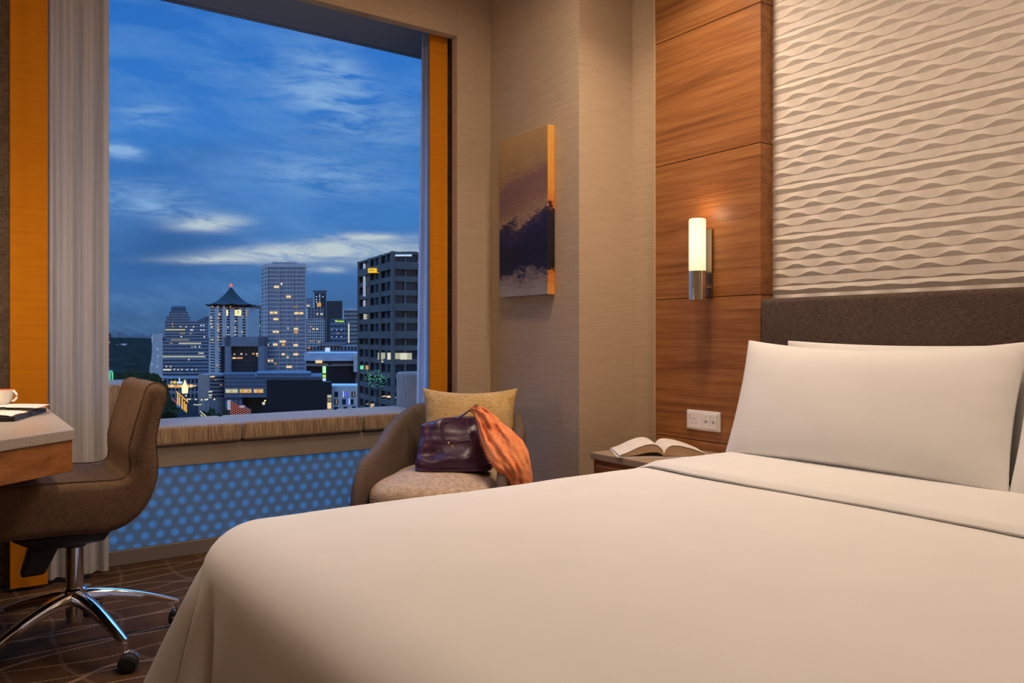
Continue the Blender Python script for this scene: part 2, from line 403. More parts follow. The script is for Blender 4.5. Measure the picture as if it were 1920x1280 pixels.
# ------------------------------------------------------------------ curtains
def curtain(name, x0, x1, y, z0, z1, amp, waves, mat, label, cat='curtain', seed=0, th=.003, flare=0, taper=0):
    rnd = random.Random(seed); ph = [rnd.uniform(0, 6.28) for _ in range(4)]
    def fn(u, v, off=0):
        x = lerp(x0, x1, u); k = 1 - .25 * v
        yy = y + k * amp * (math.sin(2*PI*waves*u + ph[0]) * .7 + .3 * math.sin(2*PI*waves*1.9*u + ph[1]) + .25 * math.sin(3*v + 2*PI*u + ph[2]))
        x += flare * (1 - v) * (u - .5) + taper * v * (x1 - x0) * (1 - u)
        return (x, yy + off, lerp(z0, z1, v))
    g = MB(); n = max(24, int(waves * 18)); m = 16
    a = g.grid(lambda u, v: fn(u, v, 0), n, m); b = g.grid(lambda u, v: fn(u, v, th), n, m)
    for j in range(m - 1):
        for i in (0, n - 1): g.face((a[i][j], a[i][j+1], b[i][j+1], b[i][j]))
    for i in range(n - 1):
        for j in (0, m - 1): g.face((a[i][j], a[i+1][j], b[i+1][j], b[i][j]))
    o = g.build(name, mat, smooth=True, angle=80); tag(o, label, cat); return o
ZT = 2.666
curtain('sheer_curtain', .285, .535, 3.69, .022, ZT, .022, 3.6, M['sheer'], 'white sheer curtain gathered at the left of the window, behind the office chair', seed=3)
curtain('sheer_curtain', 1.972, 2.085, 3.70, .022, ZT, .020, 2.6, M['sheer1'], 'narrow bluish sheer curtain hanging at the right of the window above the armchair', seed=5, taper=.45)
curtain('orange_curtain', .185, .312, 3.655, .015, ZT, .004, 1.0, M['orange'], 'flat orange curtain panel at the left of the window beside the brown drape', seed=1, th=.012)
curtain('orange_curtain', 2.040, 2.146, 3.645, .015, ZT, .004, .8, M['orange'], 'flat orange curtain panel at the right edge of the window above the armchair', seed=2, th=.012)
curtain('brown_drape', 2.135, 2.35, 3.72, .015, ZT, .012, 2.4, M['drape'], 'added brown cloth strip filling the dark gap right of the right orange curtain', seed=12)  # added strip that keeps the gap beside the reveal dark
curtain('brown_drape', -.12, .215, 3.715, .015, ZT, .028, 3.4, M['drape'], 'brown drape pushed to the far left edge of the window, behind the desk', seed=9)

# ------------------------------------------------------------------ picture, sconce, socket
a = empty('hanging_picture', (2.345, 3.21, 1.199), 'tall abstract canvas painting in dark navy, rust and ochre on the column wall', 'painting')
MB().box(2.322, 3.003, 1.199, 2.3655, 3.414, 2.011).build('canvas', M['art'], a, bevel=.003)
sc = empty('wall_sconce', (2.60, 2.318, 1.15), 'lit cylinder wall sconce with frosted shade and chrome base on the teak panel', 'wall lamp')
cx, cy = 2.597, 2.318
MB().lathe([(.0, 1.278), (.0345, 1.278), (.036, 1.285), (.036, 1.492), (.033, 1.499), (.029, 1.499), (.029, 1.30), (.0, 1.30)], (cx, cy), 40, cap=False).build('lamp_shade', M['shade'], sc, smooth=True)
MB().lathe([(.030, 1.150), (.0365, 1.1545), (.0365, 1.277), (.030, 1.2775)], (cx, cy), 40).build('chrome_base', M['chrome'], sc, smooth=True)
MB().box(2.655, cy - .028, 1.17, 2.666, cy + .028, 1.46).build('back_plate', plain('brushed bronze', (.35, .26, .18), .3, 1), sc, bevel=.002)
MB().tube([(cx + .03, cy, 1.215), (2.658, cy, 1.215)], .012, 14).build('arm', M['chrome'], sc, smooth=True)
sk = empty('wall_socket', (2.66, 2.339, .592), 'white double wall plate with power socket and switches above the open book', 'wall socket')
MB().box(2.655, 2.246, .592, 2.6665, 2.432, .677).build('frame_plate', M['whiteplastic'], sk, bevel=.003)
sp = MB().box(2.6515, 2.345, .600, 2.656, 2.424, .669).build('socket_plate', M['whiteplastic'], sk, bevel=.0015)
rk = MB().box(2.6485, 2.398, .646, 2.652, 2.412, .663).build('rocker_switch', M['whiteplastic'], sp, bevel=.001)
MB().box(2.6478, 2.4042, .651, 2.6486, 2.4058, .659).build('switch_mark', M['darkmark'], rk)
for (yy, zz, hw, hh) in ((2.383, .640, .0016, .004), (2.374, .6225, .0042, .0010), (2.396, .6225, .0042, .0010)):
    MB().box(2.6510, yy - hw, zz - hh, 2.6517, yy + hw, zz + hh).build('pin_hole', M['darkmark'], sp)
s2 = MB().box(2.6515, 2.254, .600, 2.656, 2.336, .669).build('switch_plate', M['whiteplastic'], sk, bevel=.0015)
for k, yy in enumerate((2.316, 2.275)):
    b = MB().box(2.6480, yy - .018, .604, 2.652, yy + .018, .665).build('rocker_switch', M['whiteplastic'], s2, bevel=.0015)
    for q in range(2):
        MB().box(2.6473, yy - .008 + .002 * q, .634 - q * .006, 2.6482, yy + .009 - .003 * q, .6365 - q * .006).build('printed_legend', M['darkmark'], b)
    if k == 0: MB().box(2.6473, yy - .0015, .649, 2.6482, yy + .0015, .652).build('indicator_lamp', M['darkmark'], b)

# ------------------------------------------------------------------ nightstand and book
NX0, NX1, NY0, NY1 = 2.232, 2.664, 2.10, 2.59
ns = empty('nightstand', (2.45, 2.345, 0), 'teak nightstand with a brown stone top between the bed and the column wall', 'nightstand')
MB().box(NX0, NY0, .475, NX1, NY1, .505).build('stone_top', M['quartz'], ns, bevel=.004)
MB().box(NX0 + .012, NY0 + .008, .05, NX1 - .002, NY1 - .008, .474).build('body', M['teak'], ns, bevel=.003)
d = MB().box(NX0 + .004, NY0 + .03, .27, NX0 + .013, NY1 - .03, .455).build('drawer', M['teak'], ns, bevel=.003)
MB().box(NX0 - .006, NY0 + .18, .43, NX0 + .005, NY1 - .18, .442).build('handle', M['chrome'], d, bevel=.002)
MB().box(NX0 + .004, NY0 + .03, .07, NX0 + .013, NY1 - .03, .262).build('lower_drawer', M['teak'], ns, bevel=.003)

def book():
    o = Vector((2.372, 2.295, .505)); ax = RT.copy(); ay = FW.copy(); L = .225
    root = empty('open_book', o, 'thick open book lying face up on the nightstand', 'book')
    def xf(p): return o + ax * p.x + ay * p.y + Vector((0, 0, p.z))
    top_l = [(0, .014), (-.012, .036), (-.035, .050), (-.07, .050), (-.11, .037), (-.15, .019), (-.182, .008)]
    bot_l = [(0, .006), (-.012, .016), (-.03, .022), (-.07, .020), (-.11, .011), (-.15, .006), (-.182, .006)]
    top_r = [(0, .014), (.010, .034), (.030, .046), (.065, .045), (.105, .036), (.145, .023), (.178, .010)]
    bot_r = [(0, .006), (.012, .008), (.03, .008), (.07, .006), (.105, .005), (.145, .005), (.178, .005)]
    for nm, tp, bt in (('left_pages', top_l, bot_l), ('right_pages', top_r, bot_r)):
        t = crom([list(p) for p in tp], 26); b = crom([list(p) for p in bt], 26)
        g = MB(xf); rings = []
        for k in range(26):
            rings.append([(t[k][0], 0, t[k][1]), (t[k][0], L, t[k][1]), (b[k][0], L, b[k][1]), (b[k][0], 0, b[k][1])])
        g.loft(rings)
        for fi, f in enumerate(g.f):
            g.m[fi] = 0 if (fi < 100 and fi % 4 == 0) else 1
        pg = g.build(nm, [M['page'], M['pageedge']], root, smooth=True, angle=40)
        tk = MB(xf)                                           # the loose top sheet
        tk.grid(lambda u, v: (t[int(u * 25)][0] * (1.0 + .03 * v), lerp(-.004, L + .003, v), t[int(u * 25)][1] + .0015 + .002 * math.sin(3 * u + v)), 26, 5)
        tk.build('top_sheet', M['page'], pg, smooth=True)
    for sgn in (-1, 1):
        g = MB(xf); g.box(min(0, sgn * .192), -.004, .0005, max(0, sgn * .192), L + .004, .0040); g.build('cover', M['whiteplastic'], root, bevel=.001)
book()

# ------------------------------------------------------------------ headboard, bed, duvet, pillows
hb = MB().box(2.612, .10, .25, 2.731, 2.012, 1.148).build('headboard', M['head'], bevel=.022, seg=5)
for p in hb.data.polygons: p.use_smooth = True
tag(hb, 'dark brown upholstered headboard below the cream wave relief panel', 'headboard')
BX0, BX1, BY0, BY1, BZ = .47, 2.60, .24, 2.06, .543
bed = empty('bed', (1.55, 1.15, 0), 'large double bed under the white duvet, beside the nightstand', 'bed')
MB().box(BX0 + .10, BY0 + .10, .03, BX1, BY1 - .10, .26).build('bed_base', M['taupe'], bed, bevel=.02)
MB().box(BX0 + .09, BY0 + .09, .262, BX1, BY1 - .09, .50).build('mattress', M['linen'], bed, bevel=.05, seg=4)
def outline():
    pts = []; rc = .17
    def seg(a, b, n, nrm, tg):
        for k in range(n): t = k / n; pts.append((Vector((lerp(a[0], b[0], t), lerp(a[1], b[1], t))), Vector(nrm), tg, t))
    def arc(c, a0, a1, n, tg):
        for k in range(n):
            t = k / n; a = lerp(a0, a1, t); nn = Vector((math.cos(a), math.sin(a))); pts.append((Vector(c) + nn * rc, nn, tg, t))
    seg((BX1, BY1), (BX0 + rc, BY1), 110, (0, 1), 'far')
    arc((BX0 + rc, BY1 - rc), PI/2, PI, 36, 'c1')
    seg((BX0, BY1 - rc), (BX0, BY0 + rc), 110, (-1, 0), 'foot')
    arc((BX0 + rc, BY0 + rc), PI, 1.5*PI, 24, 'c2')
    seg((BX0 + rc, BY0), (BX1, BY0), 110, (0, -1), 'near')
    seg((BX1, BY0), (BX1, BY1), 60, (1, 0), 'head')
    return pts
def duvet():
    pts = outline(); c = Vector((1.5, 1.15)); g = MB(); n = len(pts)
    Rs = []
    for p, nn, tg, t in pts:
        Rs.append({'far': .075, 'near': .075, 'foot': .14, 'head': .03}.get(tg) or (lerp(.075, .14, sstep(t)) if tg == 'c1' else lerp(.14, .075, sstep(t))))
    # low-pass the radii so the shoulder changes gently
    for _ in range(30): Rs = [(Rs[i-1] + 2*Rs[i] + Rs[(i+1) % n]) / 4 for i in range(n)]
    rings = []
    def topz(x, y):
        e = .004 * noise.noise(Vector((x * 2.2, y * 2.2, 0))) + .0015 * noise.noise(Vector((x * 6, y * 6, 3)))
        return BZ + e + .006 * (1 - ((x - 1.5) / 1.1) ** 2) * (1 - ((y - 1.15) / .95) ** 2)
    for s in [.02, .1, .2, .3, .4, .5, .6, .7, .78, .85, .9, .94, .97, 1.0]:
        r = []
        for (p, nn, tg, t), R in zip(pts, Rs):
            q = c + ((p - nn * R) - c) * s; r.append((q.x, q.y, topz(q.x, q.y)))
        rings.append(r)
    base = rings[-1]
    for k in range(1, 9):
        th = k / 8 * math.radians(84); r = []
        for (p, nn, tg, t), R, b in zip(pts, Rs, base):
            q = p - nn * R * (1 - math.sin(th)); rz = R * .72
            r.append((q.x, q.y, b[2] - rz * (1 - math.cos(th))))
        rings.append(r)
    last = rings[-1]
    for k in range(1, 13):
        v = k / 12; r = []
        for i, ((p, nn, tg, t), l) in enumerate(zip(pts, last)):
            fl = .035; rip = .008 * math.sin(i * .21) * v
            if tg == 'c1': fl = .035 + .18 * math.sin(PI * min(1, t * .9 + .05)) ** 1.2
            if tg == 'c2': fl = .035 + .08 * math.sin(PI * t)
            if tg == 'foot':
                fl = .02 + .075 * math.exp(-((t - .0) / .035) ** 2); rip = .012 * math.sin(t * 21 + .6) * v * (.4 + t)
                fl -= .060 * math.exp(-((t - .045) / .020) ** 2) - .012 * math.exp(-((t - .12) / .03) ** 2)
            if tg == 'far': rip = .012 * math.sin(t * 26) * v; fl = .03 + .06 * math.exp(-((t - 1) / .03) ** 2)
            if tg == 'head': fl = 0; rip = 0
            o = nn * (fl * v ** .9 + rip + .004 * v)
            bot = .40 if tg == 'head' else .035
            r.append((l[0] + o.x, l[1] + o.y, lerp(l[2], bot, v)))
        rings.append(r)
    g.loft(rings, cap=False); g.face(list(range(n)))
    return g
dv = duvet().build('duvet', M['linen'], smooth=True, angle=80)
tag(dv, 'smooth white duvet spread over the whole bed and hanging down its foot', 'duvet')
def fold_band():
    g = MB()
    ys = [BY1 + .028, BY1 + .020, BY1 + .006, BY1 - .015, BY1 - .05, BY1 - .10] + [lerp(BY1 - .16, BY0 + .16, k / 12) for k in range(13)] + [BY0 + .10, BY0 + .05, BY0 + .015, BY0 - .006, BY0 - .02, BY0 - .028]
    zo = [-.20, -.10, -.052, -.026, -.008, -.001] + [0] * 13 + [-.001, -.008, -.026, -.052, -.10, -.2]
    prof = [(2.50, -.012), (1.995, -.006), (1.968, -.001), (1.957, .010), (1.966, .021), (1.985, .0245), (2.05, .0245), (2.15, .023), (2.26, .024), (2.40, .024), (2.50, .018)]
    rings = []
    for y, z in zip(ys, zo):
        side = 0 if abs(y - 1.15) < .84 else 1
        sg = 1 if y > 1.15 else -1
        r = []
        for x, h in prof:
            hz = h * (1 - .6 * side) + .003 * noise.noise(Vector((x * 4, y * 5, 1)))
            r.append((x + .006 * math.sin(y * 7), y + sg * (h * .6 if z < -.02 else 0), BZ + .004 + z + hz))
        rings.append(r)
    g.loft(rings); return g
fb = fold_band().build('turned_down_fold', M['linen'], dv, smooth=True, angle=70)
fb['label'] = 'turned back double layer of the duvet below the pillows'
def pillow(name, c, ex, ey, ez, w, h, t, mat, label, cat, group=None, pinch=.05, n=26, pw=2.4, parent=None, wr=.004, seed=0, sag=0):
    ex, ey, ez = (Vector(q).normalized() for q in (ex, ey, ez)); c = Vector(c); g = MB()
    def pt(u, v, s):
        x = w / 2 * u * (1 - pinch * (1 - v * v) * abs(u) ** 3); z = h / 2 * v * (1 - pinch * 1.6 * (1 - u * u) * abs(v) ** 3)
        if v > 0: z -= sag * v * v * (1 - u * u)
        k = (max(0, 1 - abs(u) ** pw) ** .62) * (max(0, 1 - abs(v) ** pw) ** .62)
        b = k * t / 2 + .0035
        b += wr * noise.noise(Vector((u * 2.3 + seed, v * 2.0, s))) * k
        e = min(1 - abs(u), 1 - abs(v))
        b += wr * .8 * math.sin((u * 23 if abs(v) > abs(u) else v * 17) + seed) * math.exp(-e * 9) * min(1, e * 12)
        return c + ex * x + ez * z - ey * (b * s)
    def mp(k): q = -1 + 2 * k; return math.copysign(1 - (1 - abs(q)) ** 1.35, q)
    A = g.grid(lambda a, b: pt(mp(a), mp(b), 1), n, n); B = g.grid(lambda a, b: pt(mp(a), mp(b), -1), n, n)
    per = [(i, 0) for i in range(n)] + [(n-1, j) for j in range(1, n)] + [(i, n-1) for i in range(n-2, -1, -1)] + [(0, j) for j in range(n-2, 0, -1)]
    for (a, b), (a2, b2) in zip(per, per[1:] + per[:1]): g.face((A[a][b], A[a2][b2], B[a2][b2], B[a][b]))
    o = g.build(name, mat, parent, smooth=True, angle=80, sub=1)
    if label: tag(o, label, cat, group)
    return o
def lean(yc, xb, xt, zb, zt):       # pillow axes for one leaning back against the headboard
    ez = Vector((xt - xb, 0, zt - zb)).normalized(); ey = Vector((ez.z, 0, -ez.x))     # ey points to the headboard
    return Vector(((xb + xt) / 2, yc, (zb + zt) / 2)), ez, ey
c, ez, ey = lean(1.497, 2.385, 2.515, .572, .975)
pillow('pillow', c, (0, -1, 0), ey, ez, .985, .445, .16, M['linen'], 'big white pillow in front on the window side of the bed, nearest the nightstand', 'pillow', 'white bed pillows', seed=1, pinch=.03, sag=.025)
c, ez, ey = lean(1.372, 2.535, 2.588, .575, .976)
pillow('pillow', c, (0, -1, 0), ey, ez, .985, .42, .075, M['linen'], 'white pillow mostly hidden behind the big front pillow, touching the headboard', 'pillow', 'white bed pillows', seed=4, pinch=.03, sag=.006)
c, ez, ey = lean(.548, 2.395, 2.515, .572, .970)
pillow('pillow', c, (0, -1, 0), ey, ez, .93, .44, .175, M['linen'], 'white pillow cut by the right edge, beside the big front pillow', 'pillow', 'white bed pillows', seed=7, pinch=.03)
# ================================================================== desk corner
DT = [(.271, 2.43), (.271, 3.34), (-1.68, 3.34), (-1.68, .78)]
tipd = Vector((-.76, -.65)).normalized()
p2 = (.271 + tipd.x * .9, 2.43 + tipd.y * .9)
DT = [(.271, 2.43), (.271, 3.34), (-1.69, 3.34), (-1.69, p2[1]), p2]
dk = empty('desk', (-.6, 2.7, 0), 'writing desk with pale stone top and teak apron, left of the office chair', 'desk')
MB().prism(DT, .721, .75).build('stone_top', M['stone'], dk, bevel=.003)
ins = [(.266, 2.438), (.266, 3.33), (-1.68, 3.33), (-1.68, p2[1] + .02), (p2[0], p2[1] + .008)]
MB().prism(ins, .636, .72).build('apron', M['teakx'], dk, bevel=.002)
MB().box(-.75, 3.02, 0, -.02, 3.3, .635).build('pedestal', M['teakx'], dk, bevel=.003)
MB().box(-1.66, 2.0, 0, -1.3, 2.9, .635).build('side_panel', M['teakx'], dk, bevel=.003)
def quadslab(g, a, b, c, d, z0, z1): g.hexa([(*p, z0) for p in (a, b, c, d)] + [(*p, z1) for p in (a, b, c, d)])
e1 = Vector((.262 - .155, 3.045 - 2.742)).normalized(); e2 = Vector((-e1.y, e1.x))   # along its right edge, to the left
fa = Vector((.150, 2.742))
def fp(s, t): q = fa + e1 * s + e2 * t; return (q.x, q.y)
fo = empty('leather_folder', (*fp(.15, .1), .7505), 'black leather writing folder lying on the desk under open papers', 'folder')
g = MB(); quadslab(g, fp(0, 0), fp(.32, 0), fp(.32, .24), fp(0, .24), .7505, .763); g.build('cover', M['leatherblk'], fo, bevel=.003)
g = MB(); quadslab(g, fp(.16, -.002), fp(.19, -.002), fp(.19, .24), fp(.16, .24), .7515, .7636); g.build('elastic_band', plain('blue black band', (.03, .05, .10), .3), fo, bevel=.001)
pp = empty('open_notebook', (*fp(.15, .12), .7642), 'open notebook with white pages on the black leather folder', 'notebook')
g = MB()
g.grid(lambda u, v: (*fp(lerp(.012, .30, u), lerp(.012, .23, v)), .7645 + .008 * math.sin(PI * v) ** .5 * (1) + .002 * math.sin(9 * u)), 10, 18)
g.grid(lambda u, v: (*fp(lerp(.012, .30, u), lerp(.012, .23, v)), .7640), 10, 18)
g.build('pages', M['page'], pp, smooth=True)
g = MB(); g.grid(lambda u, v: (*fp(lerp(.17, .315, u), lerp(-.012, .19, v)), .7745 + .004 * math.sin(PI * v)), 6, 10)
g.grid(lambda u, v: (*fp(lerp(.17, .315, u), lerp(-.012, .19, v)), .7741 + .004 * math.sin(PI * v)), 6, 10)
g.build('loose_sheet', M['page'], pp, smooth=True)
pen = MB(); a = Vector((*fp(.06, .12), .7785)); b = Vector((*fp(.16, .07), .7785)); pen.tube([a, lerp(a, b, .05), lerp(a, b, .9), b], [.002, .004, .004, .001], 10)
tag(pen.build('pen', M['black'], smooth=True), 'black pen lying on the open notebook pages in front of the cup', 'pen')
cc = W(3, 757, 2.60); cz = .779
cu = empty('coffee_cup', (cc.x, cc.y, cz), 'white porcelain cup with orange inside standing behind the notebook at left edge', 'cup')
MB().lathe([(.0, cz), (.022, cz), (.024, cz + .004), (.029, cz + .014), (.036, cz + .034), (.0385, cz + .046)], (cc.x, cc.y), 40, cap=False).build('cup_body', M['porcelain'], cu, smooth=True)
MB().lathe([(.0385, cz + .046), (.0365, cz + .046), (.0345, cz + .034), (.027, cz + .014), (.0, cz + .010)], (cc.x, cc.y), 40, cap=False).build('cup_inside', M['cuporange'], cu, smooth=True)
hd = []
for k in range(13):
    a = -PI * .42 + PI * .92 * k / 12; hd.append((cc.x + RT.x * (.031 + .019 * math.cos(a)), cc.y + RT.y * (.031 + .019 * math.cos(a)), cz + .026 + .017 * math.sin(a)))
MB().tube(hd, .0035, 10).build('handle', M['porcelain'], cu, smooth=True)

# ------------------------------------------------------------------ office chair (faces the desk, towards -x)
OC = Vector((.3225, 2.905, 0))
oc = empty('office_chair', OC, 'brown upholstered swivel office chair on chrome star base, pulled up to the desk', 'chair')
outer = [(-.16, .470), (-.13, .430), (-.02, .416), (.12, .412), (.30, .408), (.39, .402), (.455, .425), (.505, .480), (.533, .570), (.529, .670), (.540, .740), (.556, .800), (.557, .832), (.540, .850)]
inner = [(.516, .853), (.497, .838), (.486, .800), (.462, .720), (.447, .655), (.449, .600), (.444, .575), (.425, .563), (.38, .562), (.28, .566), (.12, .570), (.0, .572), (-.10, .562), (-.15, .525)]
prof = crom([list(p) for p in outer + inner + outer[:1]], 110)[:-1]
def inset(pr, d):
    n = len(pr); out = []
    for i in range(n):
        a, b = pr[i-1], pr[(i+1) % n]; t = Vector((b[0]-a[0], b[1]-a[1])).normalized()
        out.append((pr[i][0] - t.y * d, pr[i][1] + t.x * d))
    return out
def chair_shell():
    hw = .226; g = MB(); rings = []
    lv = [(-hw, .030), (-hw + .004, .018), (-hw + .012, .008), (-hw + .024, .002), (-hw + .04, 0)]
    lv += [(y, 0) for y in (-.14, -.09, -.04, .0, .04, .09, .14)] + [(-a, b) for a, b in lv[::-1]]
    for y, d in lv:
        r = []
        for k, (x, z) in enumerate(inset(prof, d)):
            dish = 0
            wv = .0035 * noise.noise(Vector((x * 16, y * 7, z * 16))) + .003 * math.sin(z * 70 + x * 50) * math.exp(-((x - .44) ** 2 + (z - .58) ** 2) / .006) * (1 if abs(y) > .12 else .3)
            if z < .56 and x < .44: wv += .006 * (abs(y) < .15)
            r.append((x + wv * .6, OC.y + y + wv * (.6 if abs(y) > .2 else 0), z + wv * .6 - (.008 * (1 - (y / hw) ** 2) if (z > .53 and x < .43) else 0)))
        rings.append(r)
    g.loft(rings); return g
chair_shell().build('upholstered_shell', M['brownfab'], oc, smooth=True, angle=80)
for sy in (-1, 1):                                                    # stitched seam around each side
    pts = [(x, OC.y + sy * .2035, z) for x, z in inset(prof, .0012)]
    MB().tube(pts + pts[:1], .0022, 6).build('seam_piping', M['brownfab'], oc, smooth=True)
g = MB(); g.box(.18, 2.80, .385, .44, 3.01, .409); g.hexa([(.22, 2.83, .335), (.40, 2.83, .345), (.40, 2.98, .345), (.22, 2.98, .335), (.14, 2.80, .386), (.42, 2.80, .386), (.42, 3.01, .386), (.14, 3.01, .386)])
g.build('tilt_mechanism', M['black'], oc, bevel=.012, seg=3)
MB().hexa([(.17, 2.84, .262), (.235, 2.84, .262), (.235, 2.90, .262), (.17, 2.90, .262), (.20, 2.83, .37), (.285, 2.83, .37), (.285, 2.91, .37), (.20, 2.91, .37)]).build('tension_knob', M['black'], oc, bevel=.01, seg=3)
MB().lathe([(.026, .19), (.026, .325), (.032, .326), (.034, .336)], (OC.x, OC.y), 28).build('gas_cylinder', M['chrome'], oc, smooth=True)
MB().lathe([(.016, .075), (.024, .08), (.027, .15), (.036, .16), (.036, .188), (.029, .194)], (OC.x, OC.y), 28).build('hub', M['chrome'], oc, smooth=True)
MB().lathe([(.034, .326), (.036, .330), (.036, .342), (.030, .345)], (OC.x, OC.y), 28).build('collar', M['black'], oc, smooth=True)
for k in range(5):
    a = math.radians(-71.6 + 72 * k); d = Vector((math.cos(a), math.sin(a), 0)); sd = Vector((-d.y, d.x, 0))
    rings = []
    for i in range(13):
        t = i / 12; r = lerp(.03, .315, t); zt = .184 - .088 * t ** 1.5; hw = lerp(.024, .013, t); hh = lerp(.042, .018, t)
        c = OC + d * r
        rings.append([c + sd * (q * hw) + Vector((0, 0, zt - hh * dz)) for q, dz in ((-1, .3), (-.7, .06), (0, 0), (.7, .06), (1, .3), (.8, 1), (-.8, 1))])
    g = MB(); g.loft(rings); leg = g.build('leg', M['chrome'], oc, smooth=True, angle=50)
    c = OC + d * .312
    g = MB(); g.lathe([(.007, .040), (.007, .085)], (c.x, c.y), 14); st = g.build('caster_stem', M['chrome'], leg, smooth=True)
    wa = a + .9; wd = Vector((math.cos(wa), math.sin(wa), 0)); ws = Vector((-wd.y, wd.x, 0)); wc = c + wd * .012 + Vector((0, 0, .028))
    for s in (-1, 1):
        rings = []
        for off, rad in ((.006, .022), (.008, .0275), (.022, .0275), (.027, .022), (.028, .012)):
            rings.append([wc + ws * (s * off) + wd * (math.cos(2*PI*q/22) * rad) + Vector((0, 0, math.sin(2*PI*q/22) * rad)) for q in range(22)])
        MB().loft(rings).build('wheel', M['rubber'], leg, smooth=True, angle=50)
    rings = [[wc + ws * s + wd * (math.cos(PI * q / 9 - .2) * .031) + Vector((0, 0, math.sin(PI * q / 9 - .2) * .031)) for q in range(10)] +
             [wc + ws * s + wd * (math.cos(PI * q / 9 - .2) * .0285) + Vector((0, 0, math.sin(PI * q / 9 - .2) * .0285)) for q in range(9, -1, -1)] for s in (-.010, .010)]
    MB().loft(rings).build('caster_hood', M['chrome'], leg, smooth=True, angle=50)

# ------------------------------------------------------------------ armchair
AC = Vector((1.768, 2.992, 0)); ALX = Vector((.735, -.678, 0)); ALY = Vector((.678, .735, 0))
def axf(p): return AC + ALX * p.x + ALY * p.y + Vector((0, 0, p.z))
ac = empty('armchair', AC, 'taupe tub armchair with beige patterned seat standing under the window seat end', 'armchair')
hx, yb, yf, th = .272, .350, -.37, .066
def upath(t):                      # left arm front -> back -> right arm front
    arm = .34; L = arm * 2 + 1.0; s = t * L
    if s < arm: return Vector((-hx - .030 * (1 - s / arm) ** 1.3, lerp(yf, yf + arm, s / arm))), Vector((-1, 0))
    if s > L - arm: return Vector((hx + .012 * ((s - L + arm) / arm) ** 1.3, lerp(yf + arm, yf, (s - L + arm) / arm))), Vector((1, 0))
    a = PI - PI * (s - arm) / 1.0; y0 = yf + arm; ca, sa = math.cos(a), math.sin(a); e = 2 / 2.9
    p = Vector((hx * math.copysign(abs(ca) ** e, ca), y0 + (yb - y0) * abs(sa) ** e))
    return p, None
def shell():
    n = 90; g = MB(axf); pos = [upath(i / (n - 1))[0] for i in range(n)]; rings = []
    for i, p in enumerate(pos):
        tg = (pos[min(i + 1, n - 1)] - pos[max(i - 1, 0)]).normalized(); nn = Vector((-tg.y, tg.x))
        k = sstep((p.y - yf) / .62); H = interp([-.36, -.2, 0, .18, .28, .35], [.485, .515, .555, .62, .675, .69], p.y)
        e = (p.y - yf) / .13 if abs(p.x) > hx - .02 and p.y < yf + .13 else 1
        H -= .16 * (1 - math.sqrt(max(0, 1 - (1 - min(1, e)) ** 2)))
        tk = th * (1 - .12 * (1 - k)) * (.55 + .45 * math.sqrt(min(1, max(0, e) + .02)))
        o = tk / 2; lean_ = .03 * k
        sec = [(o * .9, .02), (o * 1.0, .2), (o + lean_ * .6, H * .7), (o + lean_, H - .04), (o * .8 + lean_, H - .012), (o * .3 + lean_, H), (-o * .3 + lean_, H), (-o * .8 + lean_, H - .012), (-o + lean_, H - .04), (-o + lean_ * .5, H * .68), (-o, .22), (-o, .02)]
        rings.append([(p.x + nn.x * a, p.y + nn.y * a, z) for a, z in sec])
    g.loft(rings); return g
shell().build('shell', M['taupe'], ac, smooth=True, angle=75)
def rslab(x0, x1, y0, y1, z0, z1, e=4.0, rnd=.05, crown=.02, bow=.03):
    rings = []; cx, cy = (x0 + x1) / 2, (y0 + y1) / 2
    for k in range(22):
        if k < 11: f = k / 10; ins = rnd * (1 - math.sin(f * PI / 2)); z = z0 + rnd * (1 - math.cos(f * PI / 2))
        else: f = (k - 11) / 10; ins = rnd * (1 - math.cos(f * PI / 2)); z = z1 - rnd + rnd * math.sin(f * PI / 2)
        rings.append((ins, z))
    out = []
    for ins, z in rings:
        r = []
        for q in range(64):
            a = 2 * PI * q / 64; ca, sa = math.cos(a), math.sin(a)
            x = cx + ((x1 - x0) / 2 - ins) * math.copysign(abs(ca) ** (2 / e), ca); y = cy + ((y1 - y0) / 2 - ins) * math.copysign(abs(sa) ** (2 / e), sa)
            if y < cy: y -= bow * (1 - ((x - cx) / ((x1 - x0) / 2)) ** 2) * (cy - y) / (cy - y0)
            x = x * (1 + .14 * max(0, (cy - y) / (cy - y0)))
            r.append((x, y, z))
        out.append(r)
    for s in (.8, .55, .3, .08):
        out.append([(cx + (p[0] - cx) * s, cy + (p[1] - cy) * s, z1 + crown * (1 - s * s) ** .8) for p in out[21]])
    return out
g = MB(axf); g.loft(rslab(-.256, .240, -.385, .26, .27, .415, rnd=.06, crown=.025)); g.build('seat_cushion', M['chev'], ac, smooth=True, angle=80)
g = MB(axf); g.box(-.225, -.33, .06, .225, .24, .268); g.build('seat_base', M['taupe'], ac, bevel=.02)
nf = -FW
cp = W(880, 800, 3.60)
ezc = (Vector((0, 0, 1)) + FW * .28).normalized(); exc = (RT * .985 - FW * .05).normalized(); eyc = ezc.cross(exc).normalized()
if eyc.dot(FW) < 0: eyc = -eyc
pillow('throw_cushion', cp + Vector((0, 0, .012)), exc, eyc, ezc, .440, .335, .15, M['gold'], 'golden woven square cushion leaning in the armchair behind the handbag', 'cushion', seed=2, pinch=.10, wr=.006)

